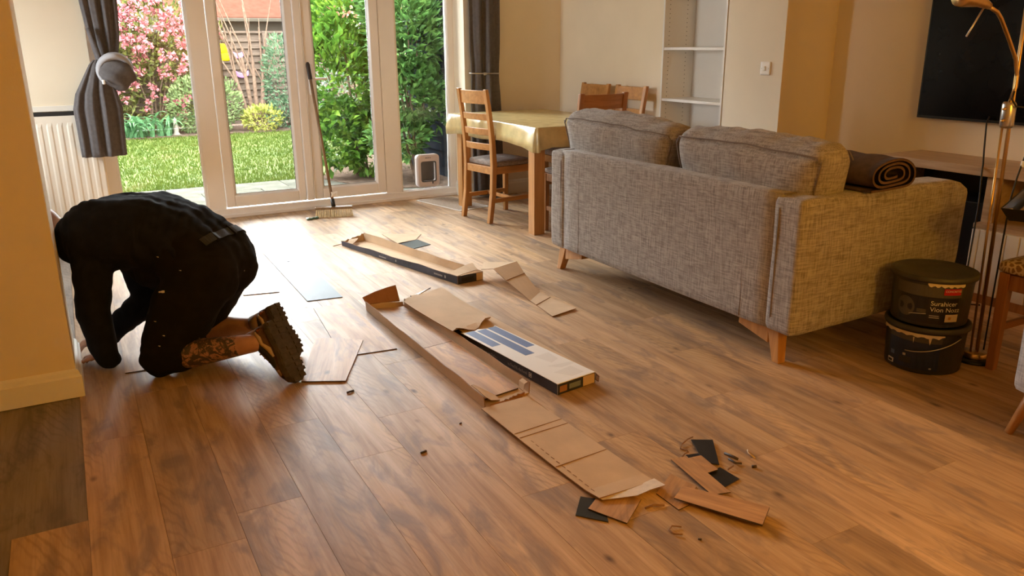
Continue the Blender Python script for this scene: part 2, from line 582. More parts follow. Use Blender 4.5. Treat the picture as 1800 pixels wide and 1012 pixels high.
struct('ceiling', MB().box(-1.6, -1.5, TOP, 4.95, 6.80, TOP + 0.1), 'ceiling')
DX0, DX1, DTOP = 0.20, 3.10, 2.10
struct('wall_back', MB().box(-1.6, YW, 0, DX0, 6.80, TOP).box(DX1, YW, 0, XR + 0.5, 6.80, TOP).box(DX0, YW, DTOP, DX1, 6.80, TOP), 'wall')
WY0, WY1, WZ0, WZ1 = 5.05, 6.05, 0.90, 2.10
struct('wall_left', MB().box(-1.75, -1.5, 0, -1.6, WY0, TOP).box(-1.75, WY1, 0, -1.6, 6.80, TOP).box(-1.75, WY0, 0, -1.6, WY1, WZ0).box(-1.75, WY0, WZ1, -1.6, WY1, TOP), 'wall')
struct('wall_front', MB().box(-1.75, -1.65, 0, 4.95, -1.5, TOP), 'wall')
struct('wall_left_stub', MB().box(-1.6, 3.41, 0, -0.115, 3.80, TOP), 'wall', bevel=0.004)
struct('wall_right', MB().box(XT, -1.5, 0, XT + 0.2, YK, TOP), 'wall')
BY0, BY1, BD = 4.345, 5.03, 0.30
struct('wall_right_far', MB().box(XR, YK, 0, XT + 0.2, BY0 - 0.008, TOP).box(XR, BY1 + 0.002, 0, XT + 0.2, YW, TOP)
       .box(XR, BY0 - 0.008, 2.06, XT + 0.2, BY1 + 0.002, TOP).box(XR + BD + 0.01, BY0 - 0.008, 0, XT + 0.2, BY1 + 0.002, 2.06), 'wall')

def skirt(name, pts, h=0.125, t=0.018, mat='gloss', parent=None):
    """moulded skirting that follows a floor path; room side is on the right of the path"""
    prof = [(0, 0), (t, 0), (t, h * 0.74), (t * 0.72, h * 0.80), (t * 0.55, h * 0.93), (0.002, h), (0, h)]
    mb = MB()
    n = len(pts)
    rings = []
    for i, p in enumerate(pts):
        p = Vector((p[0], p[1]))
        def nrm(a, b):
            d = (Vector(b) - Vector(a)).normalized()
            return Vector((d.y, -d.x))
        if i == 0:
            m = nrm(pts[0], pts[1])
        elif i == n - 1:
            m = nrm(pts[-2], pts[-1])
        else:
            a, b = nrm(pts[i - 1], pts[i]), nrm(pts[i], pts[i + 1])
            m = (a + b) / (1 + a.dot(b))
        rings.append([(p.x + m.x * o, p.y + m.y * o, z) for o, z in prof])
    mb.loft(rings)
    return struct(name, mb, mat, parent)

skirt('baseboard_stub', [(-1.58, 3.41), (-0.115, 3.41), (-0.115, 3.80), (-1.58, 3.80)], 0.115)
skirt('baseboard_back_left', [(-1.58, YW), (DX0, YW), (DX0, YF)])
skirt('baseboard_back_right', [(DX1 - 0.0, YF), (DX1 - 0.0, YW), (XR, YW)], 0.13, 0.016)
skirt('baseboard_right_far', [(XR, YW - 0.02), (XR, BY1 + 0.01)])
skirt('baseboard_right_near', [(XR, BY0 - 0.02), (XR, YK), (XT, YK), (XT, -1.45)])

# ------------------------------------------------------------------ french doors with side windows
def frame_rect(mb, x0, x1, z0, z1, w, y0, y1, mi=0, wb=None, wt=None):
    wb = w if wb is None else wb
    wt = w if wt is None else wt
    mb.box(x0, y0, z0, x0 + w, y1, z1, mi).box(x1 - w, y0, z0, x1, y1, z1, mi)
    mb.box(x0 + w, y0, z0, x1 - w, y1, z0 + wb, mi).box(x0 + w, y0, z1 - wt, x1 - w, y1, z1, mi)

def bead(mb, x0, x1, z0, z1, y, d=0.018, w=0.016):
    """bevelled glazing bead round a pane: sloped inwards to the glass"""
    o = [(x0, z0), (x1, z0), (x1, z1), (x0, z1)]
    i = [(x0 + w, z0 + w), (x1 - w, z0 + w), (x1 - w, z1 - w), (x0 + w, z1 - w)]
    for k in range(4):
        j = (k + 1) % 4
        mb.add([(o[k][0], y, o[k][1]), (o[j][0], y, o[j][1]), (i[j][0], y + d, i[j][1]), (i[k][0], y + d, i[k][1]),
                (o[k][0], y + d + .01, o[k][1]), (o[j][0], y + d + .01, o[j][1]), (i[j][0], y + d + .01, i[j][1]), (i[k][0], y + d + .01, i[k][1])],
               [(0, 1, 2, 3), (7, 6, 5, 4), (0, 4, 5, 1), (3, 2, 6, 7)])

P_L, P_R = (0.901, 1.035), (2.408, 2.553)
tf = MB()
tf.box(DX0, YF, 0, DX0 + 0.075, 6.79, DTOP).box(DX1 - 0.055, YF, 0, DX1, 6.79, DTOP)
tf.box(P_L[0], YF - 0.004, 0.0, P_L[1], 6.79, DTOP).box(P_R[0], YF - 0.004, 0.0, P_R[1], 6.79, DTOP)
tf.box(DX0, YF - 0.012, 0, DX1, 6.79, 0.072).box(DX0, YF, DTOP - 0.07, DX1, 6.79, DTOP)
tfo = struct('trim_1', tf, 'upvc', bevel=0.004)
mb = MB()
mb.box(DX0, YF - 0.03, 0, DX1, YF - 0.012, 0.028)
mb.build('threshold', 'upvc', tfo, bevel=0.004)

def side_window(name, x0, x1, zb):
    mb = MB()
    frame_rect(mb, x0, x1, zb - 0.03, DTOP - 0.06, 0.012, YF + 0.004, YF + 0.05)
    w = struct(name, mb, 'upvc')
    b = MB()
    bead(b, x0 + 0.004, x1 - 0.004, zb, DTOP - 0.09, YF + 0.002)
    b.build('glazing_bead', 'bead', w)
    g = MB().box(x0 + 0.01, YF + 0.022, zb, x1 - 0.01, YF + 0.028, DTOP - 0.09)
    g.build('glass_pane', 'glass', w)
    return w
side_window('window_1', DX0 + 0.075, P_L[0], 0.078)
side_window('window_2', P_R[1], DX1 - 0.055, 0.066)

def leaf(name, x0, x1, st0, st1, zb=0.082, zg=0.170):
    mb = MB()
    y0, y1 = YF - 0.008, YF + 0.055
    mb.box(x0, y0, zb, st0, y1, DTOP - 0.075).box(st1, y0, zb, x1, y1, DTOP - 0.075)
    mb.box(st0, y0, zb, st1, y1, zg).box(st0, y0, DTOP - 0.16, st1, y1, DTOP - 0.075)
    d = struct(name, mb, 'upvc', bevel=0.005)
    b = MB()
    bead(b, st0 - 0.001, st1 + 0.001, zg - 0.001, DTOP - 0.158, y0 + 0.004, 0.02, 0.017)
    b.build('glazing_bead', 'bead', d)
    MB().box(st0 + 0.004, YF + 0.018, zg + 0.004, st1 - 0.004, YF + 0.024, DTOP - 0.165).build('glass_pane', 'glass', d)
    g = MB()
    frame_rect(g, st0 + 0.014, st1 - 0.014, zg + 0.014, DTOP - 0.173, 0.004, YF + 0.014, YF + 0.0175)
    g.build('gasket', 'gasket', d)
    return d
dl = leaf('door_1', 1.040, 1.690, 1.108, 1.630)
dr = leaf('door_2', 1.762, 2.404, 1.836, 2.330)
MB().box(1.694, YF - 0.020, 0.082, 1.757, YF + 0.05, DTOP - 0.075).build('door_astragal', 'upvc', dr, bevel=0.007)
hd = MB()
hd.rbox((1.800, YF - 0.014, 1.07), (0.016, 0.007, 0.12), 0.006, 6)
hd.tube([(1.800, YF - 0.02, 1.075), (1.800, YF - 0.05, 1.075), (1.812, YF - 0.056, 1.075), (1.925, YF - 0.056, 1.078)], [0.010, 0.010, 0.0105, 0.0095], 12)
tag(hd.build('door_handle', 'bead', dr, smooth=True), 'white lever door handle')

# unseen window added in the left wall to bring daylight onto left-facing sides
mb = MB()
for (a, b) in ((WY0, WY0 + .06), (5.52, 5.58), (WY1 - .06, WY1)):
    mb.box(-1.72, a, WZ0, -1.66, b, WZ1)
mb.box(-1.72, WY0, WZ0, -1.66, WY1, WZ0 + .06).box(-1.72, WY0, WZ1 - .06, -1.66, WY1, WZ1)
w3 = struct('unseen_window', mb, 'upvc')
for (a, b) in ((WY0 + .06, 5.52), (5.58, WY1 - .06)):
    MB().box(-1.693, a, WZ0 + .06, -1.687, b, WZ1 - .06).build('glass_pane', 'glass', w3)
MB().box(-1.66, WY0 - .03, WZ0 - .025, -1.52, WY1 + .03, WZ0).build('window_sill', 'gloss', w3)

# cat flap fixed in the right side pane
cf = thing('cat_flap', 'pale plastic cat flap set into the right side pane', 'cat flap', (2.806, YF + 0.01, 0.10))
mb = MB()
def ring_rr(cx, cz, w, h, r, y, n=6):
    out = []
    for (sx, sz, a0) in ((1, 1, 0), (-1, 1, 90), (-1, -1, 180), (1, -1, 270)):
        for q in range(n + 1):
            a = math.radians(a0 + 90 * q / n)
            out.append((cx + sx * (w / 2 - r) + r * math.cos(a), y, cz + sz * (h / 2 - r) + r * math.sin(a)))
    return out
cx, cz = 2.806, 0.247
mb.loft([ring_rr(cx, cz, .222, .292, .035, YF + .024), ring_rr(cx, cz, .222, .292, .035, YF - .020), ring_rr(cx, cz, .200, .270, .030, YF - .034),
         ring_rr(cx, cz - .008, .150, .185, .018, YF - .034), ring_rr(cx, cz - .008, .142, .177, .016, YF + .014)], caps=False)
mb.build('flap_frame', 'flap_grey', cf, smooth=False, bevel=0.002)
mb = MB()
mb.loft([ring_rr(cx, cz - .008, .150, .185, .018, YF - .0345), ring_rr(cx, cz - .008, .150, .185, .018, YF - .037), ring_rr(cx, cz - .008, .128, .163, .012, YF - .037), ring_rr(cx, cz - .008, .128, .163, .012, YF - .0345)], caps=False)
mb.build('flap_seal', 'gasket', cf)
mb = MB()
mb.loft([ring_rr(cx, cz - .008, .136, .170, .012, YF + .012), ring_rr(cx, cz - .008, .136, .170, .012, YF + .006)])
mb.build('flap_door', 'flap_clear', cf)
MB().box(cx + .028, YF - .040, cz - .118, cx + .040, YF - .034, cz - .094).build('flap_latch', 'gasket', cf)
mb = MB()
for k in (-.030, -.018, -.004, .012):
    mb.box(cx + k, YF - .0355, cz + .112, cx + k + .008, YF - .034, cz + .120)
mb.build('flap_print', 'gasket', cf)

# ------------------------------------------------------------------ radiator on the left of the door wall
rd = thing('radiator', 'cream panel radiator on the wall behind the kneeling person', 'radiator', (-0.35, YW - 0.06, 0.0))
mb = MB()
rx0, rx1, rz0, rz1 = -0.95, 0.185, 0.14, 0.885
xs, ys = [], []
x = rx0
pitch_r = 0.062
while x < rx1 - 0.02:
    for f_, d_ in ((0.0, 0.0), (0.18, 0.0), (0.34, 0.0035), (0.66, 0.0035), (0.82, 0.0)):
        xs.append(x + f_ * pitch_r)
        ys.append(YW - 0.075 - d_)
    x += pitch_r
xs.append(rx1)
ys.append(YW - 0.075)
def rrow(z, k):
    return [(a, lerp(YW - 0.075, b, k), z) for a, b in zip(xs, ys)]
mb.loft([rrow(rz0, 0), rrow(rz0 + .03, 0), rrow(rz0 + .06, 1), rrow(rz1 - .07, 1), rrow(rz1 - .045, 0), rrow(rz1, 0)], closed=False)
mb.box(rx0, YW - 0.0745, rz0, rx1, YW - 0.066, rz1)
mb.build('front_panel', 'radiator', rd)
mb = MB().box(rx0, YW - 0.066, rz1 - .012, rx1, YW - 0.030, rz1 - 0.002)
mb.box(rx0, YW - 0.012, rz1 - .03, rx1, YW - .004, rz1 + .024)  # dark strip painted in for the shade between radiator and ledge
mb.build('top_slot', 'slot_gap_shade', rd)
mb = MB().box(rx1 - .004, YW - 0.072, rz0, rx1 + .006, YW - 0.026, rz1 + .004).box(rx0, YW - 0.030, rz0, rx1, YW - 0.022, rz1 - .004).box(rx0, YW - 0.022, .3, rx0 + .1, YW - 0.0, .34).box(rx1 - .2, YW - 0.022, .3, rx1 - .1, YW, .34)
mb.build('casing', 'radiator', rd)
mb = MB().tube([(rx1 - .03, YW - .04, rz0 + .04), (rx1 - .03, YW - .04, 0.0)], .009, 10)
mb.build('pipe', 'radiator', rd)
lg = MB().box(-1.58, YW - 0.014, 0.912, DX0 - 0.03, YW, 0.95)
struct('trim_2', lg, 'gloss', bevel=0.003)

# ------------------------------------------------------------------ built-in bookcase
bk = thing('bookcase', 'tall white built-in bookcase with empty shelves', 'bookcase', (XR + 0.15, (BY0 + BY1) / 2, 0))
T = 0.018
for (a, b) in ((BY0, BY0 + T), (BY1 - T, BY1)):
    MB().box(XR - 0.004, a, 0.0, XR + BD, b, 2.05).build('side_panel', 'white', bk, bevel=0.0015)
MB().box(XR + BD - .006, BY0 + T, 0, XR + BD, BY1 - T, 2.05).build('back_panel', 'white', bk)
for zc in (0.10, 0.545, 0.926, 1.304, 1.68, 2.032):
    MB().box(XR, BY0 + T + .001, zc - 0.020, XR + BD - .008, BY1 - T - .001, zc).build('shelf', 'white', bk, bevel=0.0015)
mb = MB()
hz = 0.14
while hz < 2.0:
    for xx in (XR + 0.045, XR + 0.215):
        for (yy, sg) in ((BY1 - T - .0004, -1), (BY0 + T + .0004, 1)):
            mb.loft([[(xx + .0035 * math.cos(t), yy, hz + .0035 * math.sin(t)) for t in (2 * math.pi * q / 8 for q in range(8))],
                     [(xx + .0035 * math.cos(t), yy + sg * .0003, hz + .0035 * math.sin(t)) for t in (2 * math.pi * q / 8 for q in range(8))]])
    hz += 0.032
tag(mb.build('peg_hole', 'hole', bk), kind='stuff')

# light switch
sw = thing('light_switch', 'square white single light switch beside the bookcase', 'light switch', (XR, 3.954, 1.17))
MB().rbox((XR - .006, 3.954, 1.17), (.006, .043, .043), .004, 6).build('plate', 'switch', sw, smooth=True)
MB().rbox((XR - .0135, 3.956, 1.17), (.0035, .009, .015), .002, 4, fn=lambda p, q: p + Vector((-.003 * (q.z > 0) * q.z, 0, 0))).build('rocker', 'switch', sw, smooth=True)
for s in (-1, 1):
    MB().tube([(XR - .0115, 3.954 + s * .030, 1.17), (XR - .0128, 3.954 + s * .030, 1.17)], .003, 8).build('screw', 'steel', sw)

# standing lamp behind the camera (out of frame): the warm light of the room
LX, LY, LZ = LAMP_POS
pl = thing('standing_lamp', 'standing lamp with a bare warm bulb at the near end of the room', 'lamp', (LX, LY, 0))
MB().lathe([(.13, 0), (.13, .015), (.03, .025)], (LX, LY, 0), 32).build('base', 'steel', pl, smooth=True)
MB().tube([(LX, LY, .02), (LX, LY, LZ - .17)], .011, 12).build('pole', 'steel', pl, smooth=True)
MB().lathe([(.012, -.18), (.020, -.17), (.020, -.12), (.014, -.11)], LAMP_POS, 16).build('lamp_holder', 'bead', pl, smooth=True)
ld = bpy.data.lights.new('bulb_light', 'POINT')
ld.energy = LAMP_W
ld.color = LAMP_COL
ld.shadow_soft_size = 0.09
lo_ = bpy.data.objects.new('bulb_light', ld)
lo_.location = Vector(LAMP_POS) - Vector(pl.location)
lo_.parent = pl
COL.objects.link(lo_)
# ------------------------------------------------------------------ sofa
sf = thing('sofa', 'grey woven two-seat sofa seen from behind', 'sofa', (3.05, 3.125, 0))
SX0, SX1, SY0, SY1 = 2.505, 3.58, 2.165, 4.085
PN, PF = 2.289, 3.965
def wob(a=0.004, s=5.0):
    def f(p, q=None):
        n = noise.noise_vector(Vector(p) * s)
        return Vector(p) + n * a
    return f
mb = MB().rbox(((SX0 + 2.625) / 2, (PN + PF) / 2, 0.450), ((2.625 - SX0) / 2, (PF - PN) / 2 - .001, 0.295), 0.012, 16, wob(.002, 3))
bo = mb.build('back', 'sofa', sf, smooth=True)
for yy in (2.474, 3.778):
    MB().tube([(SX0 + .001 + .012 * (z > .71) + .012 * (z < .16), yy + .003 * math.sin(z * 17), z) for z in np.linspace(.165, .728, 9)], .0022, 6).build('back_seam', 'sofa_dark', bo)
for (a, b, yin) in ((SY0, PN, PN), (PF, SY1, PF)):
    def armf(p, q):
        p = Vector(p)
        k = (p.x - SX0) / (SX1 - SX0)
        if q.z < 0:
            p.z += 0.030 * k * (1 if q.z < -.5 else 0)
        p.x += 0.035 * max(0, -q.z - .2) * (-1 if q.x > .5 else 0)
        if q.z > 0 and k > .86:
            p.z -= .045 * ((k - .86) / .14) ** 2 * q.z
        return p + noise.noise_vector(p * 4) * .004
    a, b = (a, b + .035) if yin == PN else (a - .035, b)
    ao = MB().rbox(((SX0 + SX1) / 2 - .002, (a + b) / 2, 0.4425), ((SX1 - SX0) / 2 + .002, (b - a) / 2, 0.2925), 0.026, 18, armf).build('arm', 'sofa', sf, smooth=True)
    zs = np.linspace(.170, .728, 12)
    MB().tube([(SX0 - .002 + .016 * (z > .705) + .014 * (z < .18), yin, z) for z in zs], .0045, 8).build('piping', 'sofa_dark', ao, smooth=True)
    MB().tube([(SX0 + .02, yin, .7405)] + [(x, yin, .7405) for x in np.linspace(SX0 + .05, 2.62, 4)], .0035, 8).build('piping', 'sofa_dark', ao, smooth=True)
MB().rbox((3.06, (PN + PF) / 2, .25), (.46, (PF - PN) / 2 - .002, .092), .02, 4).build('base', 'sofa', sf, smooth=True)
for (a, b) in ((PN, 3.125), (3.127, PF)):
    MB().rbox((3.09, (a + b) / 2, .405), (.46, (b - a) / 2, .075), .04, 8, wob(.006, 6)).build('seat_cushion', 'sofa', sf, smooth=True)

def back_cushion(y0, y1, ztop, tilt_y, seed):
    c = Vector((2.725, (y0 + y1) / 2, (0.480 + ztop) / 2))
    h = Vector((0.105, (y1 - y0) / 2, (ztop - 0.480) / 2))
    def f(p, q):
        p = Vector(p)
        d = p - c
        bul = (1 - q.y ** 4) * (1 - abs(q.z) ** 3)
        d.x += q.x * 0.035 * bul
        d.z += (0.022 * (1 - q.y ** 2) + .030 * (1 - (q.x - .15) ** 2)) * max(0, q.z) ** 3 + tilt_y * q.y
        d.x += -0.10 * d.z * 0.35
        d.y *= 1 - .085 * max(0, min(1, (ztop - .02 - p.z) / .17))
        d.x -= .018 * max(0, q.z)
        if q.z > .9:                      # gathered pulls across the top
            d.z += 0.006 * math.sin(q.y * 21 + q.x * 3 + seed) * (1 - q.x ** 2) - .010 * (q.x < -.2) * (abs(q.y) < .8)
        p = c + d
        return p + noise.noise_vector(p * 6 + Vector((seed, 0, 0))) * .010
    o = MB().rbox(c, h, 0.055, 20, f).build('back_cushion', 'sofa', sf, smooth=True)
    for sx in (-1, 1):
        path = []
        for t in np.linspace(-1, 1, 34):
            q = Vector((sx * .93, t * .995, .97))
            y_ = h.y * t * .985
            e = max(0, abs(t) - .955) / .045
            p = c + Vector((sx * (h.x - .010), y_, h.z - .009 - .030 * e))
            path.append(f(p, Vector((sx * .99, t, .89))))
        MB().tube(path, .0034, 8).build('cushion_piping', 'sofa_dark', o, smooth=True)
    for sy in (-1, 1):
        path = []
        for t in np.linspace(-.5, .9, 14):
            p = c + Vector((-h.x + .010, sy * (h.y - .010), h.z * t))
            path.append(f(p, Vector((-1, sy * .99, t))))
        MB().tube(path, .0034, 8).build('cushion_piping', 'sofa_dark', o, smooth=True)
back_cushion(2.185, 3.085, 0.905, 0.004, 1.0)
back_cushion(3.105, 4.110, 0.915, 0.012, 5.0)

def sofa_leg(x, y, sx, sy):
    mb = MB()
    # splayed bracket foot: runs along the back under the frame and turns down into a tapered leg
    a, b = y - sy * .0, y + sy * .23
    w = .034
    mb.hexa([(x - w, y - sy * .03, .0), (x + w * .2, y - sy * .03, 0), (x + w * .2, y + sy * .008, 0), (x - w, y + sy * .008, 0)][::(1 if sy > 0 else -1)],
            [(x - w * .7, y - sy * .005, .160), (x + w, y - sy * .005, .160), (x + w, y + sy * .062, .160), (x - w * .7, y + sy * .062, .160)][::(1 if sy > 0 else -1)])
    mb.hexa([(x - w * .7, y + sy * .05, .072), (x + w * .9, y + sy * .05, .072), (x + w * .9, b, .112), (x - w * .7, b, .112)][::(1 if sy > 0 else -1)],
            [(x - w * .7, y + sy * .05, .162), (x + w, y + sy * .05, .162), (x + w, b, .162), (x - w * .7, b, .162)][::(1 if sy > 0 else -1)])
    return mb.build('leg', 'oak', sf, bevel=.003)
sofa_leg(2.575, 2.285, 1, 1)
sofa_leg(2.575, 4.035, 1, -1)
sofa_leg(3.480, 2.285, 1, 1)
sofa_leg(3.480, 4.035, 1, -1)

# rolled throw lying across the near arm
tw = thing('throw_blanket', 'dark brown quilted throw rolled up on the sofa arm', 'blanket', (2.97, 2.40, 0.737))
turns, npts = 3.1, 110
path = []
for i in range(npts):
    t = i / (npts - 1)
    a = -math.pi / 2 + 2 * math.pi * turns * t
    k = 1 - 0.80 * t
    sx = .138 * k + .012
    sz = .060 * k + .004
    cxx = 2.972 + sx * math.copysign(abs(math.cos(a)) ** .75, math.cos(a))
    czz = .7375 + .066 + sz * math.copysign(abs(math.sin(a)) ** .85, math.sin(a)) + .006 * math.sin(3 * (cxx - 2.97) / .14 + 1)
    path.append(Vector((cxx, 0, czz)))
path = [Vector((2.84, 0, .7425)), Vector((2.90, 0, .7415))] + path
def thick(pts, t):
    L, R = [], []
    for i, p in enumerate(pts):
        d = (pts[min(i + 1, len(pts) - 1)] - pts[max(0, i - 1)]).normalized()
        nn = Vector((-d.z, 0, d.x))
        L.append(p + nn * t)
        R.append(p - nn * t)
    return L + R[::-1]
ringy = []
for yy in np.linspace(2.128, 2.80, 16):
    wv = .0035 * math.sin(yy * 40)
    cur = [p + Vector((.004 * math.sin(yy * 9 + p.z * 20), 0, wv * (p.z - .74) / .12)) for p in path]
    ringy.append([(p.x, yy, max(p.z, .7375)) for p in thick(cur, .0055)])
mb = MB()
n_ = len(ringy[0])
mb.loft(ringy, 0, caps=False)
half = n_ // 2
for (ri, flip) in ((0, False), (len(ringy) - 1, True)):
    k0 = ri * n_
    for i in range(half - 1):
        q = (k0 + i, k0 + i + 1, k0 + n_ - 2 - i, k0 + n_ - 1 - i)
        mb.f.append(q if not flip else q[::-1])
        mb.m.append(1)
mb.build('rolled_cloth', ['throw', 'throw_edge'], tw, smooth=True)

# ------------------------------------------------------------------ screen and media unit on the recessed wall
tv = thing('television', 'large black wall-mounted television', 'television', (XT - .03, 2.49, 0.895))
TY0, TY1, TZ0, TZ1 = 1.88, 3.11, 0.895, 1.605
MB().box(XT - .062, TY0, TZ0, XT - .030, TY1, TZ1).build('casing', 'black', tv, bevel=.003)
MB().box(XT - .0632, TY0 + .010, TZ0 + .016, XT - .0618, TY1 - .010, TZ1 - .010).build('screen', 'screen', tv)
MB().box(XT - .031, 2.2, 1.0, XT - .0005, 2.8, 1.4).build('wall_bracket', 'black', tv)

mu = thing('media_unit', 'oak-topped media unit with a cream lower panel under the television', 'cabinet', (4.35, 2.2, 0))
CX0, CY1, CZ = 4.165, 3.09, 0.700
MB().box(CX0, 1.0, CZ - .048, XT - .002, CY1, CZ).build('top', 'pale_oak', mu, bevel=.003)
MB().box(CX0 + .03, 2.395, .40, XT - .01, 2.455, CZ - .049).build('upright', 'pale_oak', mu, bevel=.002)
MB().box(CX0 + .03, 1.02, .40, XT - .01, 1.06, CZ - .049).build('upright', 'pale_oak', mu, bevel=.002)
MB().box(CX0 + .03, 3.03, .0, XT - .01, 3.07, CZ - .049).build('upright', 'pale_oak', mu, bevel=.002)
MB().box(CX0 - .03, 1.0, .385, XT - .01, 2.455, .410).build('shelf', 'pale_oak', mu, bevel=.002)
MB().box(XT - .03, 1.06, .41, XT - .012, 3.03, CZ - .049).build('back_panel', 'black', mu)
MB().box(CX0 + .06, 2.46, .10, XT - .04, 3.02, .50).build('black_box', 'black', mu, bevel=.004)
mb = MB()
y = 1.0
yy = []
while y < 2.44:
    w = min(.070, 2.445 - y)
    mb.box(CX0 - .055, y + .003, .045, CX0 - .035, y + w - .003, .384)
    y += .070
mb.box(CX0 - .045, 1.0, .045, CX0 + .1, 2.44, .384)
lpn = mb.build('lower_panel', 'radiator', mu, bevel=.003)
MB().box(CX0 - .06, 1.0, 0.0, CX0 + .1, 2.44, .045).build('plinth', 'oak_dark', mu)
MB().box(CX0 + .1, 2.5, 0, CX0 + .13, 3.02, .099).build('box_foot', 'black', mu)

cb = MB().tube([(4.475, 2.665, .93), (4.45, 2.66, .90), (4.30, 2.56, .775), (4.17, 2.475, .715), (4.152, 2.464, .683), (4.13, 2.44, .50), (4.06, 2.40, .34), (4.00, 2.366, .234), (3.97, 2.35, .10), (4.0, 2.33, .012), (4.05, 2.3, .008)], .0045, 8)
tag(cb.build('power_cable', 'cable', smooth=True, org=(4.0, 2.35, 0)), 'black cable hanging from the television past the media unit', 'cable')

# ------------------------------------------------------------------ dining table, oilcloth, chairs
tb = thing('dining_table', 'chunky golden oak dining table under a yellow oilcloth', 'table', (3.30, 5.55, 0))
TX0, TX1, TYa, TYb, TZ = 2.845, 3.745, 4.82, 6.27, 0.776
MB().box(TX0, TYa, TZ - .030, TX1, TYb, TZ).build('tabletop', 'oak_x', tb, bevel=.004)
for lx in (TX0 + .02, TX1 - .11):
    for ly in (TYa + .075, TYb - .165):
        MB().box(lx, ly, 0, lx + .088, ly + .088, TZ - .030).build('leg', 'oak', tb, bevel=.004)
for s in (TX0 + .045, TX1 - .07):
    MB().box(s, TYa + .163, TZ - .125, s + .024, TYb - .165, TZ - .031).build('apron', 'oak_x', tb, bevel=.002)
for s in (TYa + .105, TYb - .13):
    MB().box(TX0 + .108, s, TZ - .125, TX1 - .110, s + .024, TZ - .031).build('apron', 'oak_x', tb, bevel=.002)

per = []
ncorn, nside = 7, 26
def perim():
    out = []
    r = .020
    cs = [((TX0 - .012, TYa - .012), 180), ((TX1 + .012, TYa - .012), 270), ((TX1 + .012, TYb + .012), 0), ((TX0 - .012, TYb + .012), 90)]
    ctr = []
    for (cxy, a0) in cs:
        sx = 1 if cxy[0] < 3.3 else -1
        sy = 1 if cxy[1] < 5.5 else -1
        c_ = (cxy[0] + sx * r, cxy[1] + sy * r)
        ctr.append([((c_[0] + r * math.cos(math.radians(a0 + 90 * q / ncorn)), c_[1] + r * math.sin(math.radians(a0 + 90 * q / ncorn))), (math.cos(math.radians(a0 + 90 * q / ncorn)), math.sin(math.radians(a0 + 90 * q / ncorn))), 1.0) for q in range(ncorn + 1)])
    for k in range(4):
        out += ctr[k]
        p, nn = ctr[k][-1][0], ctr[k][-1][1]
        q = ctr[(k + 1) % 4][0][0]
        for i in range(1, nside):
            t = i / nside
            out.append(((lerp(p[0], q[0], t), lerp(p[1], q[1], t)), nn, max(0, 1 - min(t, 1 - t) * 9)))
    return out
pp = perim()
rings = []
for lvl, (dz, fl_) in enumerate(((0, 0), (.006, .004), (.04, .006), (.09, .010), (.145, .014))):
    ring = []
    for i, ((x, y), nn, cor) in enumerate(pp):
        w = math.sin(i * .55) * .6 + math.sin(i * .23 + 1.3) * .8
        f_ = fl_ * (.7 + .55 * w) + (.026 * cor * math.sin(i * 1.5) + .020 * cor) * (dz / .145)
        f_ = max(f_, .001)
        d_ = dz * (1.0 + .05 * w + .10 * cor) if lvl > 1 else dz
        if nn[0] < -.5:
            f_ = min(f_, .030)
        ring.append((x + nn[0] * f_, y + nn[1] * f_, TZ + .0035 - d_))
    rings.append(ring)
inner = [(lerp(3.3, x, .985), lerp(5.545, y, .985), TZ + .0042) for ((x, y), nn, cor) in pp]
mb = MB()
mb.loft([inner] + rings, caps=False)
mb.f = [f[::-1] for f in mb.f]
mb.f.append(tuple(range(len(pp))))
mb.m.append(0)
tc_ = mb.build('tablecloth', 'oilcloth', smooth=True, org=(3.30, 5.55, .62))
sd = tc_.modifiers.new('thickness', 'SOLIDIFY')
sd.thickness = .0014
sd.offset = 1
tag(tc_, 'pale yellow patterned oilcloth draped over the dining table', 'tablecloth')

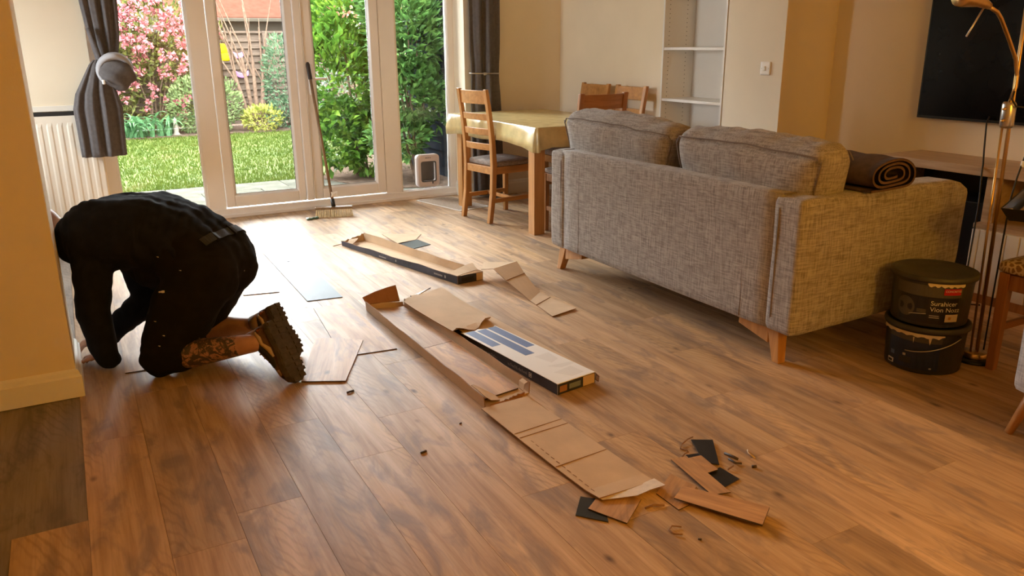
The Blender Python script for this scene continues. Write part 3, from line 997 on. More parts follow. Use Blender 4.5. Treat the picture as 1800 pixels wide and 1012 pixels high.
def make_chair(name, label, woods):
    t = thing(name, label, 'chair', (0, 0, 0))
    wl, wx = woods
    W, D = .40, .43
    for s in (-1, 1):
        x0, x1 = sorted((s * W / 2, s * (W / 2 - .036)))
        rings = []
        for z, yb, d in ((0, -.245, .036), (.22, -.215, .040), (.45, -.205, .044), (.62, -.212, .038), (.82, -.232, .032), (1.015, -.262, .028)):
            rings.append([(x0, yb, z), (x1, yb, z), (x1, yb + d, z), (x0, yb + d, z)])
        MB().loft(rings).build('back_post', wl, t, bevel=.004)
        MB().hexa([(x0 + .003, D / 2 - .037, 0), (x1 - .003, D / 2 - .037, 0), (x1 - .003, D / 2 - .005, 0), (x0 + .003, D / 2 - .005, 0)],
                  [(x0, D / 2 - .040, .43), (x1, D / 2 - .040, .43), (x1, D / 2, .43), (x0, D / 2, .43)]).build('leg', wl, t, bevel=.003)
        MB().box(min(s * (W / 2 - .028), s * (W / 2 - .008)), -.165, .375, max(s * (W / 2 - .028), s * (W / 2 - .008)), D / 2 - .041, .432).build('apron', wx, t, bevel=.002)
        MB().box(min(s * (W / 2 - .030), s * (W / 2 - .010)), -.178, .155, max(s * (W / 2 - .030), s * (W / 2 - .010)), D / 2 - .038, .187).build('stretcher', wx, t, bevel=.002)
    MB().box(-W / 2 + .037, D / 2 - .028, .375, W / 2 - .037, D / 2 - .008, .432).build('apron', wx, t, bevel=.002)
    MB().box(-W / 2 + .037, -.200, .375, W / 2 - .037, -.180, .432).build('apron', wx, t, bevel=.002)
    MB().box(-W / 2 + .029, .0, .158, W / 2 - .029, .022, .184).build('stretcher', wx, t, bevel=.002)
    def slat(z0, z1, y, nm):
        rings = []
        for k in np.linspace(-1, 1, 13):
            x = k * (W / 2 - .034)
            yb = y + .018 * (k * k - 1)
            ytop = yb - .012 * (z1 - z0) / .1
            rings.append([(x, yb, z0), (x, ytop, z1), (x, ytop + .017, z1), (x, yb + .017, z0)])
        MB().loft(rings).build(nm, wx, t, bevel=.003)
    slat(.905, 1.005, -.236, 'top_rail')
    slat(.785, .835, -.220, 'slat')
    slat(.672, .722, -.208, 'slat')
    slat(.558, .608, -.200, 'slat')
    def pad(p, q):
        p = Vector(p)
        if q.z > 0:
            p.z += .016 * (1 - q.x ** 2) * (1 - q.y ** 2)
        return p
    MB().rbox((0, .012, .452), (W / 2 - .004, D / 2 - .025, .022), .018, 8, pad).build('seat', 'seat', t, smooth=True)
    return t
ch1 = make_chair('dining_chair', 'oak ladder-back chair standing in front of the right curtain', ('oak', 'oak_x'))
ch1.location = (2.975, 5.640, 0)
ch1.rotation_euler = (0, 0, math.radians(-82))
GRP = 'oak dining chairs'
ch1['group'] = GRP
c2 = copy_tree(ch1, (3.745, 5.780, 0), math.radians(90), 'oak dining chair against the cream wall, farther from the bookcase')
c3 = copy_tree(ch1, (3.745, 5.280, 0), math.radians(90), 'oak dining chair against the cream wall, next to the bookcase')
ch4 = make_chair('dining_chair', 'darker oak dining chair at the near end of the table, behind the sofa cushion', ('oak_dark', 'oak_dark_x'))
ch4.location = (3.215, 4.815, 0)
ch4.rotation_euler = (0, 0, math.radians(1))
ch4['group'] = GRP

# ------------------------------------------------------------------ curtains
def tieback(pts, r, parent):
    return MB().tube(pts, r, 8).build('tieback', 'steel', parent, smooth=True)
cr = thing('curtain', 'plain grey curtain hanging straight beside the dining chair', 'curtain', (3.26, 6.42, 0))
rings = []
NT = 120
for z in np.linspace(2.25, 0.03, 26):
    k = 1 - .10 * math.exp(-((z - 1.09) / .16) ** 2) + .12 * max(0, (.8 - z)) * .6
    cxx = 3.262 + .02 * max(0, 1 - z)
    hw = .142 * k
    ring = []
    for i in range(NT):
        a = 2 * math.pi * i / NT
        pl_ = .020 * math.sin(8 * a + .5 * math.sin(z * 2)) + .009 * math.sin(13 * a + 1 + z)
        ring.append((cxx + (hw + pl_ * .5) * math.cos(a), 6.425 + (.040 + pl_) * math.sin(a), z))
    rings.append(ring)
MB().loft(rings).build('cloth', 'curtain', cr, smooth=True)
tp = []
for i in range(25):
    a = math.pi * 1.02 + math.pi * .75 * i / 24
    tp.append((3.262 + .150 * math.cos(a), 6.425 + .064 * math.sin(a), 1.095 - .004 * math.cos(a)))
tieback(tp, .006, cr)
MB().rbox((3.225, 6.352, 1.093), (.015, .008, .012), .006, 4).build('tieback_knob', 'steel', cr, smooth=True)

cl = thing('curtain', 'grey curtain tied in a knot beside the radiator', 'curtain', (0.24, 6.38, 0))
def pleat_ring(cx_, cy_, z, hw, hd, amp, n=96, fr=9, ph=0):
    out = []
    for i in range(n):
        a = 2 * math.pi * i / n
        p_ = amp * math.sin(fr * a + ph) + amp * .5 * math.sin(fr * 1.7 * a + 1 + ph)
        out.append((cx_ + (hw + p_ * .5) * math.cos(a), cy_ + (hd + p_) * math.sin(a), z))
    return out
rings = [pleat_ring(.30, 6.40, 2.25, .125, .035, .016), pleat_ring(.305, 6.40, 1.62, .108, .034, .016), pleat_ring(.308, 6.39, 1.42, .092, .036, .014),
         pleat_ring(.306, 6.38, 1.30, .074, .042, .010), pleat_ring(.300, 6.37, 1.22, .056, .048, .006), pleat_ring(.295, 6.365, 1.16, .045, .042, .004)]
MB().loft(rings).build('upper_cloth', 'curtain', cl, smooth=True)
rings = [pleat_ring(.245, 6.35, 1.255, .026, .026, .003), pleat_ring(.235, 6.35, 1.225, .045, .036, .006), pleat_ring(.225, 6.35, 1.14, .082, .046, .010),
         pleat_ring(.208, 6.35, 1.03, .125, .052, .015), pleat_ring(.204, 6.35, .93, .146, .054, .018), pleat_ring(.202, 6.352, .78, .140, .054, .018), pleat_ring(.200, 6.355, .64, .137, .052, .017), pleat_ring(.200, 6.355, .600, .136, .050, .017)]
MB().loft(rings).build('hanging_tail', 'curtain', cl, smooth=True)
def knotf(p, q):
    p = Vector(p)
    a = math.atan2(p.z - 1.172, p.x - .345)
    return p + noise.noise_vector(p * 11) * .012 + Vector((0, -.008 * abs(math.sin(3 * a + 14 * (p.y))), 0))
rings = []
for i in range(25):
    t = max(1e-3, min(math.pi - 1e-3, math.pi * i / 24))
    ring = []
    for j in range(48):
        a = 2 * math.pi * j / 48
        v = Vector((math.cos(t), -math.sin(t) * math.cos(a), math.sin(t) * math.sin(a)))
        fold = 1 + .075 * math.sin(5 * (v.x * .8 + v.z * 1.2) + 2 * v.y) - .06 * abs(math.sin(3.2 * (v.z - v.x * .7)))
        p_ = Vector((.350, 6.315, 1.170)) + Vector((v.x * .122, v.y * .078, v.z * .125)) * fold
        ring.append(p_ + noise.noise_vector(p_ * 9) * .010)
    rings.append(ring)
MB().loft(rings).build('knot', 'curtain', cl, smooth=True)
band = []
for t in np.linspace(-.06, 1, 22):
    a = math.radians(lerp(205, 5, t))
    p = Vector((.345 + .104 * math.cos(a), 6.226 + .072 * abs(math.cos(a)) ** 2, 1.172 + .108 * math.sin(a)))
    band.append(p)
rings = []
for i, p in enumerate(band):
    d = (band[min(i + 1, 21)] - band[max(0, i - 1)]).normalized()
    nn = Vector((-d.z, 0, d.x)).normalized()
    w = .026 * math.sin(math.pi * (i + 1) / 23) ** .6
    rings.append([p + nn * w + Vector((0, .006, 0)), p + Vector((0, -.006, 0)), p - nn * w + Vector((0, .006, 0)), p + Vector((0, .014, 0))])
MB().loft(rings).build('knot_lining', 'lining', cl, smooth=True)
MB().rbox((.258, 6.246, 1.110), (.010, .008, .016), .007, 4).build('knot_clip', 'bead', cl, smooth=True)
sash = []
for t in np.linspace(0, 1, 14):
    sash.append((lerp(.215, .285, t), 6.335 - .03 * math.sin(t * 3.1), lerp(1.46, 1.14, t)))
MB().tube(sash, [.016] * 14, 8).build('wrapped_fold', 'curtain', cl, smooth=True)

# curtain pole carrying both curtains, above the frame
cp = thing('curtain_pole', 'steel curtain pole above the french doors', 'curtain pole', (1.65, 6.41, 2.27))
MB().tube([(-.05, 6.41, 2.262), (3.65, 6.41, 2.262)], .011, 12).build('pole', 'steel', cp, smooth=True)
for x in (0.0, 3.6):
    MB().box(x - .012, 6.40, 2.25, x + .012, 6.50, 2.274).build('bracket', 'steel', cp)

# ------------------------------------------------------------------ broom and door mat
br = thing('broom', 'long-handled broom leaning upright against the french doors', 'broom', (1.81, 6.34, 0))
bu = Vector((1.957 - 1.665, 6.300 - 6.385, 0)).normalized()
bv_ = Vector((-bu.y, bu.x, 0))
bc = Vector((1.812, 6.345, 0))
def bp(a, b, z):
    p = bc + bu * a + bv_ * b
    return (p.x, p.y, z)
rings = []
for a in np.linspace(-.150, .150, 13):
    e = 1 - max(0, (abs(a) - .135) / .05) ** 2
    rings.append([bp(a, -.024 * e, .056), bp(a, .026 * e, .056), bp(a, .024 * e, .074), bp(a, .008, .082), bp(a, -.018 * e, .074)])
MB().loft(rings).build('broom_head', 'handle_wood', br, bevel=.003)
mb = MB()
rnd = random.Random(3)
for i in range(20):
    for j in range(5):
        a = -.138 + .276 * i / 19
        b = -.020 + .010 * j
        sp = 1.25
        dx, dy = rnd.uniform(-.003, .003), rnd.uniform(-.003, .003)
        lo = [bp(a * 1.05 + dx + u * .0056, b * sp * 1.5 - .010 + dy + v * .005, .0) for u, v in ((-1, -1), (1, -1), (1, 1), (-1, 1))]
        hi = [bp(a + u * .0036, b + v * .0036, .058) for u, v in ((-1, -1), (1, -1), (1, 1), (-1, 1))]
        mb.hexa(lo, hi)
tag(mb.build('bristles', 'bristle', br), kind='stuff')
h0, h1 = Vector((1.812, 6.352, .075)), Vector((1.775, 6.672, 1.205))
MB().tube([h0, h0.lerp(h1, .5), h1], .0115, 12).build('handle', 'handle_wood', br, smooth=True)
MB().tube([h0.lerp(h1, .885), h0.lerp(h1, .89), h0.lerp(h1, .99), h0.lerp(h1, 1.003)], [.012, .0165, .0165, .010], 12).build('handle_grip', 'dark_rubber', br, smooth=True)
MB().tube([h0.lerp(h1, .0), h0.lerp(h1, .055)], [.017, .0155], 12).build('socket', 'bucket', br, smooth=True)
MB().rbox((1.826, 6.352, .175), (.026, .003, .020), .002, 4, lambda p, q: Vector(p) + noise.noise_vector(Vector(p) * 30) * .008).build('price_tag', 'white_print', br)

mt = thing('door_mat', 'small brown door mat with a pale border by the cat flap', 'mat', (2.85, 6.30, 0))
MA = [(2.640, 6.610), (2.775, 5.970), (3.075, 6.030), (2.985, 6.660)]
ctr = Vector((sum(p[0] for p in MA) / 4, sum(p[1] for p in MA) / 4))
def inset(poly, k):
    return [(ctr.x + (p[0] - ctr.x) * k, ctr.y + (p[1] - ctr.y) * k) for p in poly]
mb = MB()
mb.prism(MA, .0005, .006)
mb.build('border', 'mat_edge', mt, bevel=.002)
mb = MB()
mb.prism(inset(MA, .93), .006, .0085)
mb.build('pile', 'mat_pile', mt, bevel=.001)

# small clips lying by the broom
ck = thing('plastic_spacer', 'small green plastic spacer lying left of the broom head', 'spacer', (1.61, 6.30, 0))
MB().rbox((1.615, 6.290, .008), (.048, .010, .008), .004, 5, lambda p, q: Vector((p[0], p[1] + .012 * q.x, p[2] + .003 * math.sin(q.x * 9)))).build('bar', 'green_bit', ck, smooth=True)
MB().box(1.575, 6.31, 0, 1.60, 6.345, .010).build('tab', 'white_print', ck, bevel=.002)
MB().rbox((1.655, 6.300, .010), (.012, .014, .010), .005, 4).build('end_stop', 'green_bit', ck, smooth=True)
# ------------------------------------------------------------------ paint buckets
BC = (3.095, 1.965)
A0 = math.atan2(-BC[1], -BC[0])          # direction from the bucket towards the room's near end
def on_cyl(c, r, ang, z):
    return (c[0] + r * math.cos(ang), c[1] + r * math.sin(ang), z)
def patch(c, r0, z0, r1, z1, a0, a1, off=.0008, n=18, th=.0012):
    """label wrapped round a slightly tapered bucket"""
    mb = MB()
    rings = []
    for i in range(n + 1):
        a = lerp(a0, a1, i / n)
        rings.append([on_cyl(c, r0 + off, a, z0), on_cyl(c, r0 + off + th, a, z0), on_cyl(c, r1 + off + th, a, z1), on_cyl(c, r1 + off, a, z1)])
    mb.loft(rings)
    return mb
def cyl_text(body, size, c, rfun, a_left, z, name, mat, parent, off=.0024, slant=0.0):
    v, f = text_geo(body, size)
    mb = MB()
    out = []
    for p in v:
        zz = z + p[1] + slant * p[0]
        r = rfun(zz) + off
        out.append(on_cyl(c, r, a_left + p[0] / r, zz))
    mb.add(out, f)
    return mb.build(name, mat, parent)
def bucket(name, label, z0, c, rb, rt, h):
    b = thing(name, label, 'bucket', (c[0], c[1], z0))
    MB().lathe([(rb - .006, 0), (rb, .004), (lerp(rb, rt, .93), h * .93), (rt + .004, h * .935), (rt + .004, h)], (*c, z0), 64).build('body', 'bucket', b, smooth=False, bevel=.001)
    lid = MB().lathe([(rt + .010, h - .012), (rt + .012, h - .004), (rt + .010, h + .008), (rt + .003, h + .011), (rt - .006, h + .006), (rt - .012, h + .002), (.03, h + .0035), (.002, h + .004)], (*c, z0), 64).build('lid', 'lid', b, smooth=True)
    return b, lid
RB, RT_, HB = .148, .156, .195
b1, _ = bucket('paint_bucket', 'lower black paint bucket with a navy label, standing on the floor', 0.0, BC, RB, RT_, HB)
f1 = lambda z: lerp(RB, RT_, z / HB)
# angles: seen from the camera the near side is A0; larger angle = to the right in the picture
MB_ = patch(BC, f1(.018), .018, f1(.140), .140, A0 - 0.98, A0 + .42)
MB_.build('navy_label', 'label_navy', b1)
patch(BC, f1(.140), .140, f1(.168), .168, A0 - 0.98, A0 + .44).build('label_strip', 'bucket_band', b1)
# light band of dried paint under the rim, torn at the right end
rings = []
for i in range(26):
    a = lerp(A0 - 1.25, A0 + .46, i / 25)
    hh = .0155 * (1 if i < 24 else .55) * (.85 + .2 * math.sin(i * 1.7))
    rings.append([on_cyl(BC, RT_ + .0055, a, HB - .016 - hh), on_cyl(BC, RT_ + .0085, a, HB - .016 - hh), on_cyl(BC, RT_ + .0085, a, HB - .016), on_cyl(BC, RT_ + .0055, a, HB - .016)])
MB().loft(rings).build('paint_band', 'label_cream', b1)
for (a, w, z_, hgt) in ((A0 + .13, .045, .168, .034), (A0 - .26, .018, .160, .026)):
    mb = MB()
    mb.loft([[on_cyl(BC, f1(z_) + .003, a - w, z_), on_cyl(BC, f1(z_) + .003, a + w, z_)] + [on_cyl(BC, f1(z_ - hgt) + .003, a + w * .15, z_ - hgt)],
             [on_cyl(BC, f1(z_) + .0042, a - w, z_), on_cyl(BC, f1(z_) + .0042, a + w, z_)] + [on_cyl(BC, f1(z_ - hgt) + .0042, a + w * .15, z_ - hgt)]])
    mb.build('paint_drip', 'label_cream', b1)
hp = []
for i in range(22):
    t = i / 21
    a = lerp(A0 - .42, A0 + .92, t)
    hp.append(on_cyl(BC, RT_ + .010, a, lerp(.098, .165, t ** 1.8)))
MB().tube(hp, .0022, 8).build('handle', 'steel', b1, smooth=True)
MB().lathe([(.001, 0), (.008, 0), (.008, .006), (.001, .007)], on_cyl(BC, RT_ + .004, A0 + .93, .163), 12).build('handle_boss', 'bucket', b1)
patch(BC, f1(.020), .020, f1(.040), .040, A0 - .99, A0 - .78, .002).build('barcode_label', 'label_white', b1)
patch(BC, f1(.024), .024, f1(.034), .034, A0 - .96, A0 - .82, .0034).build('barcode', 'label_black', b1)
patch(BC, f1(.060), .060, f1(.078), .078, A0 - .90, A0 - .77, .002).build('label_mark', 'blue_print', b1)
patch(BC, f1(.040), .040, f1(.066), .066, A0 - .60, A0 - .28, .002).build('label_mark', 'navy', b1)
patch(BC, f1(.070), .070, f1(.080), .080, A0 - .50, A0 - .42, .002).build('label_mark', 'letter', b1)
patch(BC, f1(.026), .026, f1(.032), .032, A0 + .20, A0 + .26, .002).build('label_mark', 'letter', b1)

ZB2 = HB + .010
BC2 = (3.098, 1.968)
b2, _ = bucket('paint_bucket', 'upper black paint bucket with white lettering, stacked on the lower one', ZB2, BC2, RB - .002, RT_ - .001, .205)
f2 = lambda z: lerp(RB - .002, RT_ - .001, (z - ZB2) / .205)
zz0 = ZB2 + .018
patch(BC2, f2(zz0), zz0, f2(ZB2 + .130), ZB2 + .130, A0 - .80, A0 + .72).build('black_label', 'label_black', b2)
patch(BC2, f2(ZB2 + .132), ZB2 + .132, f2(ZB2 + .180), ZB2 + .180, A0 - .95, A0 + .80, .0004, th=.0008).build('grey_band', 'bucket_band', b2)
# grey round mark at the left of the label
mb = MB()
fan = [on_cyl(BC2, f2(ZB2 + .075) + .0028, A0 - .62, ZB2 + .078)]
k = 28
pts = [(A0 - .62 + .26 * math.cos(2 * math.pi * i / k), ZB2 + .078 + .042 * math.sin(2 * math.pi * i / k)) for i in range(k)]
mb.add(fan + [on_cyl(BC2, f2(z) + .0028, a, z) for a, z in pts], [(0, 1 + i, 1 + (i + 1) % k) for i in range(k)])
mb.build('round_mark', 'bucket_band', b2)
cyl_text('Surahicer', .027, BC2, f2, A0 + .02, ZB2 + .098, 'lettering', 'label_white', b2)
cyl_text('Vion Nozz', .027, BC2, f2, A0 + .02, ZB2 + .072, 'lettering', 'label_white', b2)
for zz, wd in ((.052, .24), (.044, .25)):
    patch(BC2, f2(ZB2 + zz), ZB2 + zz, f2(ZB2 + zz + .0035), ZB2 + zz + .0035, A0 + .02, A0 + .02 + wd, .0022, th=.0004).build('small_print', 'letter', b2)
mb = MB()
rings = []
for i in range(14):
    a = lerp(A0 - .50, A0 - .06, i / 13)
    z = ZB2 + .046 + .012 * (i / 13) ** .6
    rings.append([on_cyl(BC2, f2(z) + .0024, a, z), on_cyl(BC2, f2(z) + .003, a, z), on_cyl(BC2, f2(z) + .003, a, z + .003), on_cyl(BC2, f2(z) + .0024, a, z + .003)])
mb.loft(rings)
mb.build('label_swoosh', 'letter', b2)
patch(BC2, f2(ZB2 + .062), ZB2 + .062, f2(ZB2 + .078), ZB2 + .078, A0 - .30, A0 - .07, .0022).build('label_mark', 'bucket_band', b2)
patch(BC2, f2(ZB2 + .145), ZB2 + .145, f2(ZB2 + .172), ZB2 + .172, A0 + .30, A0 + .74, .0022).build('red_label', 'label_red', b2)
cyl_text('CONCRETES', .0115, BC2, f2, A0 + .325, ZB2 + .158, 'lettering', 'label_white', b2, .0042)
patch(BC2, f2(ZB2 + .030), ZB2 + .030, f2(ZB2 + .062), ZB2 + .062, A0 + .42, A0 + .76, .0030).build('cream_label', 'label_cream', b2)
patch(BC2, f2(ZB2 + .040), ZB2 + .040, f2(ZB2 + .052), ZB2 + .052, A0 + .50, A0 + .57, .0046, th=.0004).build('label_mark', 'oak', b2)
rings = []
for i in range(22):
    a = lerp(A0 - .10, A0 + .80, i / 21)
    hh = .006 + .006 * abs(math.sin(i * .9)) + .004 * abs(math.sin(i * 2.3))
    rings.append([on_cyl(BC2, RT_ + .0042, a, ZB2 + .192 - hh), on_cyl(BC2, RT_ + .0062, a, ZB2 + .192 - hh), on_cyl(BC2, RT_ + .0062, a, ZB2 + .193), on_cyl(BC2, RT_ + .0042, a, ZB2 + .193)])
MB().loft(rings).build('paint_band', 'label_cream', b2)

# ------------------------------------------------------------------ floor lamp
LB = Vector((3.325, 1.875, 0))
fl_lamp = thing('floor_lamp', 'slim brass floor lamp with a bent reading arm', 'lamp', LB)
def lp(z, dx=0.0, dy=0.0):
    return (LB.x - .048 * z + dx, LB.y + dy, z)
MB().lathe([(.085, 0), (.088, .006), (.084, .012), (.052, .014)], LB, 40).build('foot', 'black', fl_lamp, smooth=True)
MB().lathe([(.050, .012), (.052, .018), (.050, .034), (.046, .038), (.010, .039)], LB, 40).build('base', 'brass', fl_lamp, smooth=True)
for dx, dy in ((-.021, .006), (.0, -.012), (.021, .006)):
    MB().tube([lp(.035, dx, dy), lp(1.1, dx, dy), lp(1.10 if dx < 0 else 1.85, dx, dy)], .0048, 12).build('pole', 'brass', fl_lamp, smooth=True)
MB().tube([lp(1.00, -.004), lp(1.01, -.004), lp(1.09, -.004), lp(1.10, -.004)], [.022, .026, .026, .022], 16).build('collar', 'steel', fl_lamp, smooth=True)
for z in (1.030, 1.075):
    p = Vector(lp(z, -.025))
    MB().tube([p, p + Vector((-.034, -.012, 0))], .0055, 10).build('knob', 'brass', fl_lamp, smooth=True)
arm = [lp(1.09, -.014, -.004), (3.275, 1.866, 1.16), (3.270, 1.865, 1.20), (3.240, 1.865, 1.265), (3.168, 1.865, 1.345), (3.106, 1.865, 1.409), (3.075, 1.865, 1.432), (3.005, 1.865, 1.455)]
MB().tube(arm, .0075, 12).build('reading_arm', 'brass', fl_lamp, smooth=True)
MB().tube([(3.020, 1.865, 1.452), (2.985, 1.865, 1.462), (2.950, 1.865, 1.468), (2.86, 1.865, 1.480), (2.84, 1.865, 1.482)], [.012, .018, .020, .034, .034], 16).build('lamp_head', 'brass', fl_lamp, smooth=True)
MB().tube([(2.985, 1.862, 1.448), (2.906, 1.862, 1.347)], .0034, 8).build('handle_rod', 'steel', fl_lamp, smooth=True)
MB().lathe([(.03, 0), (.16, .10), (.165, .10), (.035, -.004)], lp(1.85), 32).build('uplighter_bowl', 'brass', fl_lamp, smooth=True)
tag(MB().tube([(3.236, 1.845, 1.143), (3.225, 1.845, 1.115), (3.255, 1.840, 1.085), (3.35, 1.835, 1.075), (3.41, 1.835, 1.03), (3.405, 1.835, .96), (3.372, 1.84, .87), (3.358, 1.845, .80), (3.345, 1.850, .70), (3.36, 1.86, .30), (3.38, 1.87, .016)], .0035, 8).build('flex', 'cable', fl_lamp, smooth=True), 'black lamp flex')
MB().rbox((3.372, 1.838, .852), (.008, .008, .013), .003, 4).build('inline_switch', 'bead', fl_lamp, smooth=True)

# ------------------------------------------------------------------ tray table with papers
ttb = thing('tray_table', 'black tray side table holding papers, right of the floor lamp', 'side table', (3.72, 1.55, 0))
ta, tb_, = Vector((3.100, 1.745)), Vector((.93, .37)).normalized()
tn = Vector((tb_.y, -tb_.x))
def tp_(a, b, z):
    p = ta + tb_ * a + tn * b
    return (p.x, p.y, z)
TZT = .715
LT, WT = .62, .42
mb = MB()
def trect(i, z):
    return [tp_(i, i, z), tp_(i, WT - i, z), tp_(LT - i, WT - i, z), tp_(LT - i, i, z)]
mb.loft([trect(.03, TZT - .050), trect(0, TZT), trect(.006, TZT), trect(.034, TZT - .042)], caps=False)
mb.add(trect(.03, TZT - .050), [(0, 1, 2, 3)])
mb.add(trect(.034, TZT - .042), [(0, 1, 2, 3)])
mb.build('tray', 'black', ttb)
MB().box(3.70, 1.68, .012, 3.73, 1.71, TZT - .052).build('column', 'black', ttb, bevel=.002)
MB().prism([tp_(.45, .12, 0)[:2], tp_(.45, .40, 0)[:2], tp_(.62, .40, 0)[:2], tp_(.62, .12, 0)[:2]], TZT - .062, TZT - .050).build('support_plate', 'black', ttb)
MB().box(3.68, 1.55, 0, 3.75, 1.85, .012).build('foot', 'black', ttb)
p0 = tp_(.028, .03, TZT - .012)
MB().rbox(p0, (.010, .006, .009), .003, 4).build('tag', 'bead', ttb, smooth=True)
for k, (a0, b0, w, l, z, h, m, lab) in enumerate(((.13, .045, .30, .30, .0, .012, 'paper2', 'brown paper booklet at the bottom of the tray'),
                                               (.20, .050, .26, .28, .0125, .018, 'paper2', 'buff magazine in the middle of the tray pile'),
                                               (.22, .055, .25, .27, .031, .022, 'paper', 'grey-blue magazine on top of the tray pile'))):
    q = [tp_(a0, b0, 0)[:2], tp_(a0, b0 + l, 0)[:2], tp_(a0 + w, b0 + l, 0)[:2], tp_(a0 + w, b0, 0)[:2]]
    zz = TZT - .0415 + z
    cx_ = sum(p[0] for p in q) / 4
    cy_ = sum(p[1] for p in q) / 4
    mz = thing('magazine', lab, 'magazine', (cx_, cy_, zz), 'papers in the black tray')
    MB().prism([(cx_ + (p[0] - cx_) * .985, cy_ + (p[1] - cy_) * .985) for p in q], zz + .001, zz + h - .001).build('pages', 'white_print', mz)
    MB().prism(q, zz + h - .001, zz + h).build('cover', m, mz)
    MB().prism(q, zz, zz + .001).build('cover', m, mz)

# ------------------------------------------------------------------ stool and armchair at the right edge
def giraffe():
    m, nt, b = new_mat('spotted_seat_cloth')
    vo = N(nt, 'ShaderNodeTexVoronoi', feature='DISTANCE_TO_EDGE')
    vo.inputs['Scale'].default_value = 42
    nt.links.new(coords(nt), vo.inputs['Vector'])
    nt.links.new(ramp(nt, vo.outputs[0], [(0.10, (0.58, 0.45, 0.27)), (0.17, (0.24, 0.13, 0.055))]), b.inputs['Base Color'])
    b.inputs['Roughness'].default_value = .9
    return m
MT['giraffe'] = giraffe()
sl = thing('stool', 'wooden stool with a spotted fabric seat in front of the floor lamp', 'stool', (3.47, 1.60, 0))
QX0, QX1, QY0, QY1 = 3.262, 3.660, 1.40, 1.795
for x in (QX0, QX1 - .042):
    for y in (QY0, QY1 - .042):
        MB().hexa([(x + .003, y + .003, 0), (x + .036, y + .003, 0), (x + .036, y + .036, 0), (x + .003, y + .036, 0)], [(x, y, .425), (x + .042, y, .425), (x + .042, y + .042, .425), (x, y + .042, .425)]).build('leg', 'oak_dark', sl, bevel=.003)
for y in (QY0 + .008, QY1 - .028):
    MB().box(QX0 + .042, y, .355, QX1 - .042, y + .02, .42).build('apron', 'oak_dark_x', sl, bevel=.002)
    MB().box(QX0 + .040, y, .170, QX1 - .040, y + .018, .200).build('stretcher', 'oak_dark_x', sl, bevel=.002)
for x in (QX0 + .008, QX1 - .028):
    MB().box(x, QY0 + .042, .355, x + .02, QY1 - .042, .42).build('apron', 'oak_dark', sl, bevel=.002)
MB().rbox(((QX0 + QX1) / 2, (QY0 + QY1) / 2, .450), (.21, .208, .028), .022, 8, lambda p, q: Vector(p) + Vector((0, 0, .014 * (q.z > 0) * (1 - q.x ** 2) * (1 - q.y ** 2)))).build('seat', 'giraffe', sl, smooth=True)

ac = thing('armchair', 'light grey armchair corner with a tapered wooden leg', 'armchair', (2.95, 1.05, 0))
MT['armchair'] = weave('pale_grey_armchair_weave', (0.30, 0.28, 0.27), (0.52, 0.49, 0.47))
MB().rbox((2.975, .98, .345), (.335, .385, .150), .05, 10, wob(.006, 5)).build('seat_base', 'armchair', ac, smooth=True)
MB().rbox((2.99, .94, .53), (.27, .32, .055), .04, 8, wob(.006, 5)).build('seat_cushion', 'armchair', ac, smooth=True)
MB().rbox((2.99, .62, .68), (.31, .07, .24), .05, 8, wob(.006, 5)).build('backrest', 'armchair', ac, smooth=True)
for (x, y, sx, sy) in ((2.765, 1.395, -1, 1), (3.29, 1.33, 1, 1), (2.765, .63, -1, -1), (3.29, .63, 1, -1)):
    foot = Vector((x, y, 0.0))
    topp = Vector((x - sx * .055, y - sy * .05, .215))
    MB().tube([foot, foot.lerp(topp, .5), topp], [.0135, .0185, .0235], 16).build('leg', 'oak', ac, smooth=True)
# ------------------------------------------------------------------ open cartons
def wavy_wall(p, q, h0, h1, lean=(0, 0), th=.004, n=14, wob_=.002, seed=0, mi_in=0, mi_out=1, tear=0.0):
    """one folded side of a carton from p to q (plan points), height h0 to h1, leaning by `lean` at the top.
    material 0 faces the left-hand side of p->q, material 1 the right-hand side"""
    p, q = Vector((*p, 0)), Vector((*q, 0))
    d = (q - p).normalized()
    nn = Vector((-d.y, d.x, 0)) * th / 2
    L = Vector((lean[0], lean[1], 0))
    mb = MB()
    A, B, C, D = [], [], [], []
    for i in range(n + 1):
        t = i / n
        b = p.lerp(q, t)
        h = lerp(h0, h1, t) + (noise.noise(Vector((seed, t * 9, 0))) * tear if tear else 0)
        w = noise.noise(Vector((seed + 4.2, t * 5, 0))) * wob_
        tp2 = b + L + nn.normalized() * w + Vector((0, 0, h))
        b = b + Vector((0, 0, .001))
        A.append(b + nn); B.append(tp2 + nn); C.append(tp2 - nn); D.append(b - nn)
    k = n + 1
    mb.add([tuple(v) for v in A + B + C + D], [])
    for i in range(n):
        mb.f += [(i, i + 1, k + i + 1, k + i)[::-1], (k + i, k + i + 1, 2 * k + i + 1, 2 * k + i)[::-1], (2 * k + i, 2 * k + i + 1, 3 * k + i + 1, 3 * k + i)[::-1], (3 * k + i, 3 * k + i + 1, i + 1, i)[::-1]]
        mb.m += [mi_in, 2, mi_out, 2]
    mb.f += [(0, k, 2 * k, 3 * k), (n, 3 * k + n, 2 * k + n, k + n)]
    mb.m += [2, 2]
    return mb

